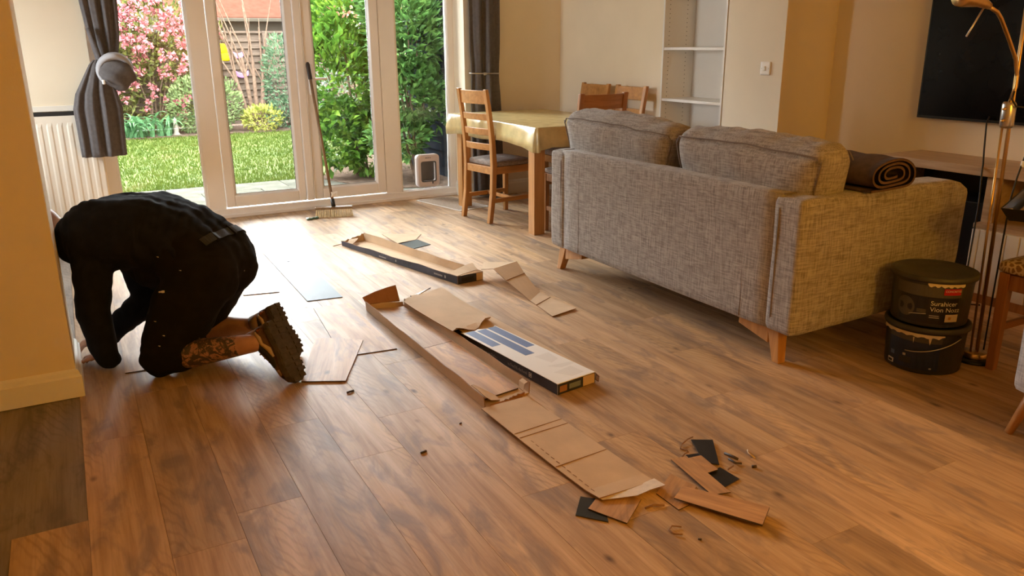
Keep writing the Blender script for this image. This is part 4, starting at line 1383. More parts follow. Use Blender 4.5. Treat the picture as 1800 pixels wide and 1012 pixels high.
def sheet(polys, th=.0035, mi=0):
    """folded flat cardboard: list of rows of points (each row the same count), skinned and given thickness"""
    mb = MB()
    n = len(polys[0])
    top = [Vector(p) for row in polys for p in row]
    bot = [p - Vector((0, 0, th)) for p in top]
    m = len(top)
    mb.add([tuple(p) for p in top + bot], [])
    R = len(polys)
    for a in range(R - 1):
        for i in range(n - 1):
            f = (a * n + i, a * n + i + 1, (a + 1) * n + i + 1, (a + 1) * n + i)
            mb.f += [f[::-1], tuple(m + x for x in f)]
            mb.m += [mi, 1]
    def edge(i, j):
        mb.f.append((i, j, m + j, m + i))
        mb.m.append(2)
    for i in range(n - 1):
        edge(i, i + 1)
        edge((R - 1) * n + i + 1, (R - 1) * n + i)
    for a in range(R - 1):
        edge((a + 1) * n, a * n)
        edge(a * n + n - 1, (a + 1) * n + n - 1)
    return mb
CARD3 = ['card', 'card', 'card_dark']
KRAFT_NAVY = ['card', 'navy', 'card_dark']

# nearest open tray (kraft outside) with planks inside
TA = dict(nl=(1.240, 2.490), nr=(1.456, 2.530), fr=(1.428, 3.815), fl=(1.236, 3.860))
ta_ = thing('carton_tray', 'long open cardboard tray with wood planks inside, left of the printed carton', 'carton', (1.34, 3.17, 0))
MB().prism([TA['nl'], TA['nr'], TA['fr'], TA['fl']], .0008, .0045).build('bottom', 'card', ta_)
wavy_wall(TA['fl'], TA['nl'], .050, .050, (-.004, 0), seed=1, tear=.006, n=30, wob_=.006).build('side_wall', CARD3, ta_)
wavy_wall(TA['nr'], TA['fr'], .050, .046, (.004, 0), seed=2, tear=.004, n=30, wob_=.005).build('side_wall', CARD3, ta_)
wavy_wall(TA['fr'], TA['fl'], .026, .036, (.0, .012), seed=3).build('end_wall', CARD3, ta_)
# raised far flap and torn near flaps
mb = sheet([[(1.238, 3.858, .034), (1.30, 3.853, .034), (1.36, 3.846, .033), (1.415, 3.838, .030)],
            [(1.232, 3.905, .060), (1.30, 3.900, .082), (1.36, 3.890, .098), (1.412, 3.880, .108)]])
mb.build('end_flap', ['card_red', 'card_red', 'card_dark'], ta_)
mb = sheet([[(1.242, 2.494, .050), (1.244, 2.56, .050), (1.245, 2.62, .048)], [(1.275, 2.506, .022), (1.285, 2.57, .024), (1.262, 2.64, .040)], [(1.315, 2.512, .012), (1.318, 2.545, .014), (1.300, 2.60, .022)]], .003)
mb.build('corner_flap', CARD3, ta_)
mb = sheet([[(1.452, 2.532, .050), (1.452, 2.575, .050)], [(1.434, 2.528, .046), (1.436, 2.575, .044)], [(1.426, 2.524, .020), (1.428, 2.560, .020)]], .003)
mb.build('corner_flap', CARD3, ta_)
wavy_wall((1.320, 2.505), (1.430, 2.524), .010, .016, (0, -.004), seed=8, tear=.010).build('end_wall', ['card_red', 'card_red', 'card_dark'], ta_)

def loose_plank(name, label, poly, z0, th=.0035, mat='plank_loose', cat='plank', group=None, zs=None):
    ctr_ = (sum(p[0] for p in poly) / len(poly), sum(p[1] for p in poly) / len(poly), z0)
    mb = MB()
    # long side decides the direction of the grain (local Y)
    i = max(range(len(poly)), key=lambda k: (Vector(poly[k]) - Vector(poly[(k + 1) % len(poly)])).length)
    d = Vector(poly[(i + 1) % len(poly)]) - Vector(poly[i])
    ang = math.atan2(d.y, d.x) - math.pi / 2
    ca, sa = math.cos(-ang), math.sin(-ang)
    loc = [((x - ctr_[0]) * ca - (y - ctr_[1]) * sa, (x - ctr_[0]) * sa + (y - ctr_[1]) * ca) for x, y in poly]
    mb.prism(loc, 0, th if zs is None else [th + z for z in zs], 0, 1)
    o = mb.build(name, [mat, 'plank_core'])
    o.location = ctr_
    o.rotation_euler = (0, 0, ang)
    return tag(o, label, cat, group)

GP = 'loose floor planks'
loose_plank('vinyl_plank', 'wood plank lying in the near half of the open tray', [(1.252, 2.545), (1.432, 2.575), (1.425, 3.190), (1.248, 3.165)], .006, .006, group=GP)
loose_plank('vinyl_plank', 'wood plank lying in the far half of the open tray', [(1.248, 3.168), (1.425, 3.193), (1.418, 3.790), (1.246, 3.835)], .006, .006, group=GP)
loose_plank('vinyl_plank', 'grey-backed plank lying face down between the person and the cartons', [(1.026, 5.378), (1.222, 5.390), (1.194, 4.142), (1.004, 4.165)], .0008, .0035, 'plank_back', group=GP)
loose_plank('vinyl_plank', 'cut wood plank with a slanted end beside the shoe', [(.690, 3.085), (.852, 3.000), (1.070, 3.425), (.960, 3.520), (.880, 3.560)], .0045, .0035, group=GP)
loose_plank('vinyl_plank', 'wood plank under the slanted cut plank, left of the open tray', [(.925, 3.276), (1.172, 3.250), (1.190, 4.02), (1.000, 4.03)], .0008, .0035, group=GP)
loose_plank('vinyl_plank', 'short wood plank lying behind the kneeling person', [(.722, 4.452), (.912, 4.415), (.930, 5.05), (.735, 5.07)], .0008, .0035, group=GP)
loose_plank('vinyl_plank', 'wood plank being fitted under the bent person', [(.060, 3.560), (.262, 3.545), (.270, 4.30), (.075, 4.31)], .0008, .0030, group=GP)

# printed carton, closed half white with blue bars, far half peeled open
CN = Vector((1.545, 2.456))
cu_ = Vector((-.085, .715)).normalized()
cv_ = Vector((cu_.y, -cu_.x))
def cuv(u, v):
    p = CN + cu_ * u + cv_ * v
    return (p.x, p.y)
pc = thing('printed_carton', 'half-open carton with a white top and blue bars', 'carton', (1.60, 3.10, 0))
body = [cuv(0, 0), cuv(.006, .200), (1.672, 3.870), (1.480, 3.850), (1.477, 3.20)]
mb = MB()
mb.prism(body, .001, .046, 1, 0)
mb.build('body', ['navy', 'card'], pc)
MB().prism([cuv(0, 0), cuv(.006, .200), cuv(.718, .190), cuv(.690, .15), cuv(.724, .095), cuv(.700, .05), cuv(.730, .006)], .0462, .049).build('top_panel', 'white_print', pc, bevel=.0008)
for (u0, u1, v0, v1) in ((.490, .712, .020, .066), (.319, .702, .078, .126), (.395, .704, .139, .184)):
    MB().prism([cuv(u0, v0), cuv(u0, v1), cuv(u1, v1), cuv(u1, v0)], .0489, .0494).build('blue_bar', 'blue_print', pc)
MB().prism([cuv(.17, .080), cuv(.150, .195), cuv(.130, .196), cuv(.125, .12)], .0489, .0493).build('grey_mark', 'grey_print', pc)
MB().prism([cuv(.10, .060), cuv(.115, .160), cuv(.035, .165), cuv(.030, .10)], .0489, .0493).build('grey_mark', 'grey_print', pc)
MB().prism([cuv(.285, .10), cuv(.29, .18), cuv(.21, .17), cuv(.19, .12)], .0489, .0493).build('grey_mark', 'grey_print', pc)
# light edges of the navy sides, print on them
def side_quad(u0, u1, z0, z1, off=.0006):
    a, b = cuv(u0, -off), cuv(u1, -off)
    c, d = cuv(u0, -off - .0004), cuv(u1, -off - .0004)
    return MB().hexa([(*c, z0), (*a, z0), (*b, z0), (*d, z0)], [(*c, z1), (*a, z1), (*b, z1), (*d, z1)])
side_quad(-.0005, .0025, .001, .047).build('corner_edge', 'letter', pc)
mb = MB()
rnd = random.Random(11)
def glyphs(u0, u1, zc, h):
    u = u0
    while u < u1:
        w = rnd.uniform(.004, .009)
        hh = h * rnd.choice((.6, .6, 1.0))
        q = side_quad(u, u + .0022, zc - h / 2, zc - h / 2 + hh)
        mb.add(q.v, q.f)
        if rnd.random() < .6:
            q = side_quad(u, u + w * .8, zc - h / 2 + hh - .0022, zc - h / 2 + hh)
            mb.add(q.v, q.f)
        u += w + .0035
glyphs(.205, .345, .026, .014)
glyphs(.425, .560, .026, .011)
tag(mb.build('side_lettering', 'letter', pc), kind='stuff')
mb = MB()
for (u0, u1, z0, z1) in ((.172, .190, .016, .018), (.172, .190, .034, .036), (.172, .1745, .016, .036), (.1875, .190, .016, .036), (.178, .184, .022, .030)):
    q = side_quad(u0, u1, z0, z1)
    mb.add(q.v, q.f)
mb.build('square_logo', 'label_white', pc)
q = side_quad(.118, .158, .018, .034)
q.build('side_mark', 'navy', pc)
# near end: red mark, pale label and opened corner
def end_quad(v0, v1, z0, z1, nm, mat, off=.0006):
    a, b = cuv(-off + .006 * v0 / .2, v0), cuv(-off + .006 * v1 / .2, v1)
    c, d = cuv(-off - .0005 + .006 * v0 / .2, v0), cuv(-off - .0005 + .006 * v1 / .2, v1)
    MB().hexa([(*c, z0), (*d, z0), (*b, z0), (*a, z0)], [(*c, z1), (*d, z1), (*b, z1), (*a, z1)]).build(nm, mat, pc)
end_quad(.010, .048, .010, .036, 'end_mark', 'card_red')
end_quad(.060, .120, .012, .034, 'end_mark', 'plank_back')
end_quad(.134, .196, .003, .044, 'end_label', 'card')
mb = sheet([[(*cuv(-.002, .200), .045), (*cuv(.03, .201), .046)], [(*cuv(-.006, .214), .030), (*cuv(.02, .216), .032)], [(*cuv(-.004, .212), .006), (*cuv(.02, .212), .008)]], .002)
mb.build('corner_flap', ['card_dark', 'card', 'card_dark'], pc)
# peeled brown inner sheet over the far half, torn near edge curling up
rows_ = []
for (yl, yr, xl, xr, zl) in ((3.165, 3.235, 1.418, 1.655, .062), (3.21, 3.27, 1.430, 1.662, .058), (3.38, 3.42, 1.422, 1.668, .053), (3.60, 3.62, 1.405, 1.674, .052), (3.74, 3.80, 1.402, 1.680, .052), (3.800, 3.885, 1.440, 1.684, .052)):
    row = []
    for i in range(9):
        t = i / 8
        zz = zl + (.012 * math.sin(t * 7 + 1) * (yl < 3.2)) + .002 * math.sin(t * 5 + yl * 9)
        row.append((lerp(xl, xr, t), lerp(yl, yr, t) + (.020 * math.sin(t * 9) if yl < 3.2 else 0), zz))
    rows_.append(row)
sheet(rows_, .003).build('peeled_panel', CARD3, pc)
mb = sheet([[(1.475, 3.80, .046), (1.61, 3.905, .052)], [(1.492, 3.885, .028), (1.622, 3.940, .034)]], .0025)
mb.build('torn_flap', ['white_print', 'card', 'card_dark'], pc)
mb = sheet([[(1.545, 3.868, .0475), (1.630, 3.918, .0510)], [(1.572, 3.913, .0345), (1.634, 3.938, .0365)]], .0012)
mb.build('torn_print', ['blue_print', 'blue_print', 'card_dark'], pc)

# far tray, navy printed outside
TD = dict(nl=(1.853, 4.045), nr=(2.022, 4.062), fr=(1.735, 5.375), fl=(1.556, 5.310))
td = thing('carton_tray', 'open carton tray with a dark printed outside, farthest from the camera', 'carton', (1.80, 4.70, 0))
MB().prism([TD['nl'], TD['nr'], TD['fr'], TD['fl']], .0008, .0045).build('bottom', 'card', td)
sw_ = wavy_wall(TD['fl'], TD['nl'], .036, .050, (-.002, 0), seed=11, tear=.004, n=26, wob_=.012).build('side_wall', KRAFT_NAVY, td)
wavy_wall(TD['nr'], TD['fr'], .052, .060, (.003, 0), seed=12, tear=.003, n=26, wob_=.010).build('side_wall', CARD3, td)
wavy_wall(TD['fr'], TD['fl'], .050, .026, (0, .006), seed=13, tear=.014, wob_=.004).build('end_wall', CARD3, td)
wavy_wall(TD['nl'], TD['nr'], .050, .050, (0, 0), seed=14, tear=.002).build('end_wall', KRAFT_NAVY, td)
mb = sheet([[(1.575, 5.255, .030), (1.600, 5.30, .034), (1.62, 5.330, .034)], [(1.610, 5.24, .022), (1.655, 5.29, .030), (1.680, 5.335, .034)]], .003)
mb.build('corner_flap', CARD3, td)
mb = sheet([[(1.852, 4.050, .051), (1.90, 4.060, .056), (1.96, 4.068, .062), (1.995, 4.070, .066)], [(1.838, 4.140, .047), (1.90, 4.155, .062), (1.96, 4.165, .075), (2.01, 4.170, .080)]], .003)
mb.build('end_flap', CARD3, td)
d_ = (Vector(TD['nl']) - Vector(TD['fl'])).normalized()
nrm_ = Vector((d_.y, -d_.x))
mb = MB()
def dquad(s, l, z0, z1, off=.0085):
    p = Vector(TD['nl']) - d_ * s + nrm_ * (off)
    q = p - d_ * l
    a2 = nrm_ * .0006
    mb.hexa([(p.x, p.y, z0), (p.x - a2.x, p.y - a2.y, z0), (q.x - a2.x, q.y - a2.y, z0), (q.x, q.y, z0)], [(p.x, p.y, z1), (p.x - a2.x, p.y - a2.y, z1), (q.x - a2.x, q.y - a2.y, z1), (q.x, q.y, z1)])
for s in np.arange(.14, .22, .012):
    dquad(float(s), .008, .020, .030)
dquad(.105, .012, .018, .034)
dquad(.62, .012, .016, .030)
for s in np.arange(.74, .82, .012):
    dquad(float(s), .008, .014, .022)
tag(mb.build('side_lettering', 'letter', sw_), kind='stuff')
p, q = Vector(TD['nl']), Vector(TD['nr'])
for (t0, t1, z0, z1, m) in ((.74, .99, .004, .048, 'card'), (.15, .62, .014, .036, 'plank_black')):
    a, b = p.lerp(q, t0), p.lerp(q, t1)
    MB().hexa([(a.x, a.y - .0045, z0), (b.x, b.y - .0045, z0), (b.x, b.y - .0021, z0), (a.x, a.y - .0021, z0)], [(a.x, a.y - .0045, z1), (b.x, b.y - .0045, z1), (b.x, b.y - .0021, z1), (a.x, a.y - .0021, z1)]).build('end_label', m, td)

# folded card strip standing in a ridge beside the far tray
fs = thing('cardboard_strip', 'folded cardboard strip rising to a ridge near the sofa', 'cardboard', (2.13, 3.60, 0))
rows_ = []
for (xl, yl, zl, xr, yr, zr) in ((2.020, 4.075, .062, 2.10, 4.20, .066), (2.050, 4.000, .078, 2.22, 4.05, .086), (2.025, 3.930, .100, 2.212, 3.985, .106), (2.036, 3.800, .064, 2.190, 3.86, .070), (2.050, 3.640, .026, 2.176, 3.73, .034), (2.055, 3.555, .006, 2.170, 3.645, .012), (2.045, 3.44, .004, 2.178, 3.50, .006), (2.022, 3.272, .007, 2.190, 3.310, .011)):
    rows_.append([(lerp(xl, xr, t), lerp(yl, yr, t), lerp(zl, zr, t)) for t in np.linspace(0, 1, 5)])
sheet(rows_, .003).build('strip', CARD3, fs)
for (a, b) in (((2.047, 3.475, .0062), (2.174, 3.545, .0085)), ((2.036, 3.79, .0635), (2.188, 3.850, .0695))):
    MB().tube([a, b], .0018, 6).build('crease', 'card_dark', fs)

# flat torn carton lid in the foreground
sh = thing('cardboard_sheet', 'flat piece of creased cardboard lying in the foreground', 'cardboard', (1.34, 2.10, 0))
rows_ = []
for k, (yl, yr) in enumerate(((2.470, 2.492), (2.38, 2.40), (2.175, 2.195), (1.955, 1.975), (1.80, 1.80), (1.735, 1.742))):
    row = []
    xl, xr = ((1.213, 1.425), (1.214, 1.431), (1.219, 1.444), (1.230, 1.452), (1.239, 1.458), (1.243, 1.460))[k]
    for t in np.linspace(0, 1, 7):
        zz = .0145 - .0075 * t + (.004 * (1 - t)) * math.sin(k * 1.3) + (.003 if k in (0, 5) else 0)
        row.append((lerp(xl, xr, t), lerp(yl, yr, t), zz))
    rows_.append(row)
sheet(rows_, .004).build('panel', CARD3, sh)
def crease(a, b, r=.0014):
    MB().tube([a, ((a[0] + b[0]) / 2, (a[1] + b[1]) / 2, (a[2] + b[2]) / 2 + .0004), b], r, 6).build('crease', 'card_dark', sh)
crease((1.222, 2.225, .0172), (1.440, 2.262, .0068))
crease((1.223, 2.190, .0170), (1.442, 2.222, .0068))
crease((1.232, 1.965, .0130), (1.450, 1.990, .0066))
for i in range(13):
    y_ = 2.16 - .033 * i
    crease((1.250 + .0005 * i, y_, .0142 - .00012 * i), (1.2515 + .0005 * i, y_ - .018, .0142 - .00012 * i), .0010)
rows_ = [[(1.246, 1.745, .0140), (1.30, 1.747, .0125), (1.36, 1.748, .012), (1.42, 1.748, .011), (1.466, 1.752, .012)],
         [(1.250, 1.728, .0130), (1.305, 1.708, .015), (1.352, 1.690, .018), (1.405, 1.694, .020), (1.460, 1.690, .022)]]
sheet(rows_, .002).build('torn_edge', ['torn', 'torn', 'card_dark'], sh)
mb = sheet([[(1.262, 2.492, .012), (1.41, 2.508, .008)], [(1.255, 2.476, .004), (1.415, 2.494, .004)]], .002)
mb.build('rolled_edge', ['card_red', 'card_red', 'card_dark'], sh)

# small paper and card scraps behind the trays
sc1 = sheet([[(1.90, 5.14, .010), (1.98, 5.17, .008), (2.06, 5.20, .004)], [(1.912, 5.49, .004), (2.04, 5.43, .004), (2.165, 5.35, .004)]], .002).build('cardboard_flap', CARD3, org=(2.03, 5.33, 0))
tag(sc1, 'pale card flap on the floor just beyond the far tray', 'cardboard')
sc2 = loose_plank('vinyl_plank', 'dark plank offcut under the pale card flap beyond the far tray', [(1.895, 5.15), (1.93, 4.96), (2.10, 5.02), (2.075, 5.20)], .0006, .0030, 'plank_black', group=GP)
sc3 = sheet([[(1.30, 3.985, .004), (1.42, 4.075, .006)], [(1.36, 4.02, .003), (1.485, 4.135, .012)]], .0015).build('paper_scrap', ['torn', 'torn', 'torn'], org=(1.40, 4.05, 0))
tag(sc3, 'small white torn paper scrap behind the tall tray flap', 'paper')
sc4 = MB().tube([(1.49, 5.305, .006), (1.57, 5.33, .010)], .003, 6).build('plank_sliver', 'card_dark', org=(1.53, 5.31, 0))
tag(sc4, 'thin sliver lying at the far tip of the dark printed tray', 'offcut')

# offcuts in the foreground right
loose_plank('plank_offcut', 'upright-cornered black offcut at the top of the scrap pile', [(1.747, 1.901), (1.812, 1.863), (1.712, 1.722), (1.680, 1.760), (1.697, 1.796)], .0045, .003, 'plank_black', 'offcut', 'plank offcuts')
loose_plank('plank_offcut', 'tiny black offcut left of the larger black one', [(1.664, 1.830), (1.715, 1.817), (1.691, 1.788), (1.648, 1.800)], .0008, .003, 'plank_black', 'offcut', 'plank offcuts')
loose_plank('plank_offcut', 'black offcut lying right of the notched wood piece', [(1.640, 1.698), (1.706, 1.713), (1.709, 1.627), (1.629, 1.612)], .0008, .003, 'plank_black', 'offcut', 'plank offcuts')
loose_plank('plank_offcut', 'notched wood offcut in the middle of the scrap pile', [(1.592, 1.823), (1.652, 1.813), (1.648, 1.800), (1.697, 1.794), (1.682, 1.696), (1.638, 1.696), (1.620, 1.573), (1.560, 1.590)], .0080, .003, 'plank_loose', 'offcut', 'plank offcuts')
loose_plank('plank_offcut', 'long narrow wood offcut at the right front of the scrap pile', [(1.443, 1.628), (1.566, 1.390), (1.653, 1.447), (1.512, 1.668)], .0120, .003, 'plank_loose', 'offcut', 'plank offcuts', zs=[.0, .004, .004, 0])
loose_plank('plank_offcut', 'wood offcut partly under the long narrow one', [(1.425, 1.690), (1.426, 1.585), (1.470, 1.590), (1.56, 1.66), (1.54, 1.76)], .0006, .003, 'plank_loose', 'offcut', 'plank offcuts')
loose_plank('plank_offcut', 'black offcut poking out under the cardboard sheet', [(1.143, 1.712), (1.212, 1.790), (1.262, 1.74), (1.207, 1.636)], .0006, .003, 'plank_black', 'offcut', 'plank offcuts')
loose_plank('plank_offcut', 'wood offcut at the torn end of the cardboard sheet', [(1.192, 1.718), (1.247, 1.600), (1.362, 1.682), (1.30, 1.79)], .0040, .003, 'plank_loose', 'offcut', 'plank offcuts')
def curl(pts, r, label, mat='card_dark'):
    o = MB().tube([(x, y, z) for x, y, z in pts], r, 6).build('wood_curl', mat, smooth=True, org=(pts[0][0], pts[0][1], 0))
    tag(o, label, 'shaving', 'wood shavings')
curl([(1.374, 1.512, .004), (1.352, 1.527, .006), (1.333, 1.517, .004), (1.334, 1.496, .004), (1.352, 1.480, .005)], .0024, 'thin curled shaving in front of the cardboard sheet')
curl([(1.770, 1.918, .004), (1.735, 1.905, .010), (1.700, 1.893, .006), (1.677, 1.874, .003), (1.690, 1.855, .004), (1.684, 1.842, .003)], .0022, 'long curled shaving beside the top black offcut')
curl([(1.632, 1.818, .004), (1.660, 1.832, .009), (1.678, 1.838, .006)], .0024, 'dark shaving on the tiny black offcut')
curl([(1.785, 1.775, .004), (1.790, 1.735, .007), (1.795, 1.722, .004)], .0042, 'thick short shaving right of the top black offcut', 'plank_core')
curl([(1.770, 1.740, .004), (1.768, 1.705, .006), (1.785, 1.695, .004)], .0032, 'short shaving below the thick one', 'plank_core')
curl([(1.870, 1.755, .003), (1.853, 1.735, .006), (1.848, 1.700, .004)], .0030, 'pale bent shaving farthest right of the pile', 'card')
curl([(1.718, 1.688, .004), (1.742, 1.690, .009), (1.755, 1.702, .005)], .0026, 'small shaving between the two black offcuts')
curl([(1.800, 1.665, .003), (1.812, 1.655, .006)], .0050, 'small dark chip right of the shavings', 'plank_core')
curl([(1.345, 1.641, .003), (1.375, 1.640, .005), (1.404, 1.625, .004)], .0034, 'brown flake between the sheet and the long offcut')
curl([(.822, 2.892, .003), (.835, 2.890, .006), (.852, 2.898, .003)], .0045, 'dark chip in front of the slanted cut plank', 'plank_core')
curl([(.890, 2.286, .003), (.912, 2.290, .004)], .0040, 'dark chip alone on the open floor', 'plank_core')
curl([(1.100, 2.421, .002), (1.108, 2.424, .003)], .0030, 'tiny chip left of the cardboard sheet', 'plank_core')
curl([(1.378, 1.445, .002), (1.384, 1.438, .003)], .0030, 'tiny chip in front of the curled shaving', 'plank_core')
curl([(1.112, 5.06, .003), (1.125, 5.05, .004)], .0030, 'tiny chip on the bright floor by the doors', 'plank_core')
# ------------------------------------------------------------------ kneeling person
def capsule(mb, a, b, ra, rb, n=18, k=6):
    a, b = Vector(a), Vector(b)
    d = b - a
    L = d.length
    d = d / L if L > 1e-6 else Vector((0, 0, 1))
    x = d.orthogonal().normalized()
    y = d.cross(x)
    rings = []
    for i in range(1, k + 1):
        t = math.pi / 2 * i / k
        rings.append((a - d * ra * math.cos(t), ra * math.sin(t)))
    for i in range(k + 1):
        t = math.pi / 2 * i / k
        rings.append((b + d * rb * math.sin(t), max(rb * math.cos(t), 1e-4)))
    mb.loft([[c + (x * math.cos(q) + y * math.sin(q)) * r for q in (2 * math.pi * j / n for j in range(n))] for c, r in rings])

def ellipsoid(mb, c, ax, n=22, k=14):
    c = Vector(c)
    X, Y, Z = (Vector(v) for v in ax)
    mb.loft([[c + X * math.sin(t) * math.cos(q) + Y * math.sin(t) * math.sin(q) + Z * math.cos(t) for q in (2 * math.pi * j / n for j in range(n))] for t in (max(1e-3, min(math.pi - 1e-3, math.pi * i / k)) for i in range(k + 1))])

def chain(mb, pts, rads):
    for i in range(len(pts) - 1):
        capsule(mb, pts[i], pts[i + 1], rads[i], rads[i + 1])

def fuse(mb, voxel, smooth_it, wr=None):
    """merge overlapping volumes into one continuous skin"""
    me = bpy.data.meshes.new('tmp')
    me.from_pydata(mb.v, [], mb.f)
    bm = bmesh.new()
    bm.from_mesh(me)
    bmesh.ops.recalc_face_normals(bm, faces=bm.faces)
    bm.to_mesh(me)
    bm.free()
    o = bpy.data.objects.new('tmp', me)
    COL.objects.link(o)
    r = o.modifiers.new('r', 'REMESH')
    r.mode = 'VOXEL'
    r.voxel_size = voxel
    r.use_smooth_shade = True
    s = o.modifiers.new('s', 'SMOOTH')
    s.iterations = smooth_it
    s.factor = .5
    dg = bpy.context.evaluated_depsgraph_get()
    dg.update()
    out = bpy.data.meshes.new_from_object(o.evaluated_get(dg))
    bpy.data.objects.remove(o)
    if wr:
        nv = len(out.vertices)
        nr = [v.normal.copy() for v in out.vertices]
        for v, n_ in zip(out.vertices, nr):
            v.co = v.co + n_ * wr(v.co)
    v = [tuple(x.co) for x in out.vertices]
    f = [tuple(p.vertices) for p in out.polygons]
    bpy.data.meshes.remove(out)
    m = MB()
    m.add(v, f)
    return m

pe = thing('person', 'person in black clothes kneeling and bending down to fit a floor plank', 'person', (0.35, 3.55, 0))
hh = Vector((-.79, .61, 0)).normalized()
ll = Vector((-hh.y, hh.x, 0))            # his left, towards the camera
if ll.y > 0:
    ll = -ll
def V3(x, y, z):
    return Vector((x, y, z))
S = [V3(.450, 3.535, .450), V3(.370, 3.605, .535), V3(.245, 3.700, .580), V3(.105, 3.805, .570), V3(.030, 3.865, .545)]
SR = [.150, .146, .152, .148, .115]
SO = [.075, .062, .070, .085, .070]
SHL, SHR = V3(.010, 3.705, .520), V3(.170, 3.985, .520)
ELL, WRL = V3(-.022, 3.640, .270), V3(.004, 3.650, .068)
ELR, WRR = V3(.215, 3.900, .225), V3(.030, 3.895, .075)
HIPL, KNL, ANL = V3(.400, 3.435, .430), V3(.200, 3.455, .080), V3(.545, 3.205, .165)
HIPR, KNR, ANR = V3(.520, 3.605, .430), V3(.345, 3.735, .080), V3(.655, 3.510, .130)
HEAD = V3(-.165, 4.005, .575)
NECK0, NECK1 = V3(.0, 3.895, .545), V3(-.085, 3.955, .560)

def torso(mb, g=0.0, n0=0):
    for i in range(n0, len(S) - 1):
        for s in (-1, 0, 1):
            capsule(mb, S[i] + ll * SO[i] * s, S[i + 1] + ll * SO[i + 1] * s, SR[i] + g, SR[i + 1] + g)
def arm_(mb, sh, el, wr, g=0.0, to_w=True):
    chain(mb, [sh, sh.lerp(el, .5), el, el.lerp(wr, .35), wr], [.078 + g, .064 + g, .052 + g, .050 + g, .036 + g])
def hand(mb, wr, fwd, side, up_, curl_=.5, thumb=1):
    fwd, side, up_ = fwd.normalized(), side.normalized(), up_.normalized()
    palm = wr + fwd * .055
    ellipsoid(mb, palm, (fwd * .050, side * .040, up_ * .016))
    capsule(mb, wr - fwd * .02, wr + fwd * .03, .028, .026)
    for k, (o, ln) in enumerate(((-.030, .066), (-.010, .076), (.011, .072), (.030, .056))):
        b = wr + fwd * .088 + side * o
        m1 = b + (fwd * .8 - up_ * curl_ * .5).normalized() * ln * .48
        m2 = m1 + (fwd * .55 - up_ * curl_).normalized() * ln * .30
        m3 = m2 + (fwd * .35 - up_ * curl_ * 1.1).normalized() * ln * .26
        chain(mb, [b - fwd * .02, m1, m2, m3], [.0095, .0088, .0080, .0070])
    t0 = wr + fwd * .035 + side * thumb * .032
    t1 = t0 + (fwd * .6 + side * thumb * .7 - up_ * .15).normalized() * .038
    t2 = t1 + (fwd * .9 + side * thumb * .2 - up_ * .3).normalized() * .030
    chain(mb, [t0 - fwd * .012, t1, t2], [.0125, .0105, .0085])

# ---- one continuous body
bb = MB()
torso(bb, -.018)
chain(bb, [NECK0, NECK1, HEAD], [.062, .056, .060])
fdir = Vector((-.62, .48, -.62)).normalized()      # where the face looks: down and forward
fup = (Vector((-.62, .48, .78)) - fdir * Vector((-.62, .48, .78)).dot(fdir)).normalized()
fsd = fdir.cross(fup)
ellipsoid(bb, HEAD, (fdir * .094, fsd * .074, fup * .110))
ellipsoid(bb, HEAD - fup * .062 + fdir * .030, (fdir * .060, fsd * .052, fup * .052))
capsule(bb, HEAD + fdir * .088 + fup * .008, HEAD + fdir * .106 - fup * .022, .010, .015)
for s in (-1, 1):
    ellipsoid(bb, HEAD + fsd * s * .074 - fdir * .008, (fdir * .018, fsd * .010, fup * .030), 12, 8)
    ellipsoid(bb, HEAD + fdir * .082 + fsd * s * .032 + fup * .012, (fdir * .012, fsd * .014, fup * .009), 12, 8)
ellipsoid(bb, HEAD + fdir * .086 - fup * .052, (fdir * .010, fsd * .025, fup * .008), 12, 8)
arm_(bb, SHL, ELL, WRL, -.010)
arm_(bb, SHR, ELR, WRR, -.010)
hand(bb, WRL, Vector((-.42, .70, -.12)), Vector((.70, .42, 0)), Vector((-.05, .1, 1)), .45, -1)
hand(bb, WRR, Vector((-.95, -.05, -.10)), Vector((-.05, .95, 0)), Vector((-.1, 0, 1)), .55, 1)
for hp, kn, an in ((HIPL, KNL, ANL), (HIPR, KNR, ANR)):
    chain(bb, [hp, hp.lerp(kn, .5), kn], [.105, .088, .058])
    chain(bb, [kn, kn.lerp(an, .34), kn.lerp(an, .75), an], [.056, .061, .046, .037])
bm_ = fuse(bb, .0062, 5)
mi = []
axis_ = (ANL - KNL)
L2_ = axis_.length_squared
for f in bm_.f:
    c = Vector((0, 0, 0))
    for i in f:
        c += Vector(bm_.v[i])
    c /= len(f)
    t = (c - KNL).dot(axis_) / L2_
    dd = (c - (KNL + axis_ * t)).length
    mi.append(1 if (-.05 < t < .84 and dd < .085 and c.z < .27) else 0)
bm_.m = mi

def skin_mat():
    m, nt, b = new_mat('skin')
    n = noise_tex(nt, coords(nt), 18, 3)
    nt.links.new(ramp(nt, n, [(0.3, (0.36, 0.185, 0.125)), (0.7, (0.48, 0.265, 0.185))]), b.inputs['Base Color'])
    b.inputs['Roughness'].default_value = .5
    b.inputs['Subsurface Weight'].default_value = .05
    b.inputs['Subsurface Radius'].default_value = (.01, .004, .002)
    return m
def tattoo_mat():
    m, nt, b = new_mat('tattooed_skin')
    v = coords(nt)
    n = noise_tex(nt, v, 22, 3, .6, 2.2)
    n2 = noise_tex(nt, v, 55, 2, .6, 1.2)
    n3 = noise_tex(nt, v, 18, 3)
    base = ramp(nt, n3, [(0.3, (0.34, 0.165, 0.105)), (0.7, (0.42, 0.225, 0.150))])
    c = mixc(nt, ramp(nt, n, [(0.44, (0.93, 0.93, 0.93)), (0.50, (.80, .80, .80)), (0.535, (0.05, 0.05, 0.05))]), base, (0.030, 0.028, 0.024))
    c = mixc(nt, ramp(nt, n2, [(0.40, (0.75, 0.75, 0.75)), (0.46, (0, 0, 0))]), c, (0.050, 0.044, 0.036))
    nt.links.new(c, b.inputs['Base Color'])
    b.inputs['Roughness'].default_value = .5
    return m
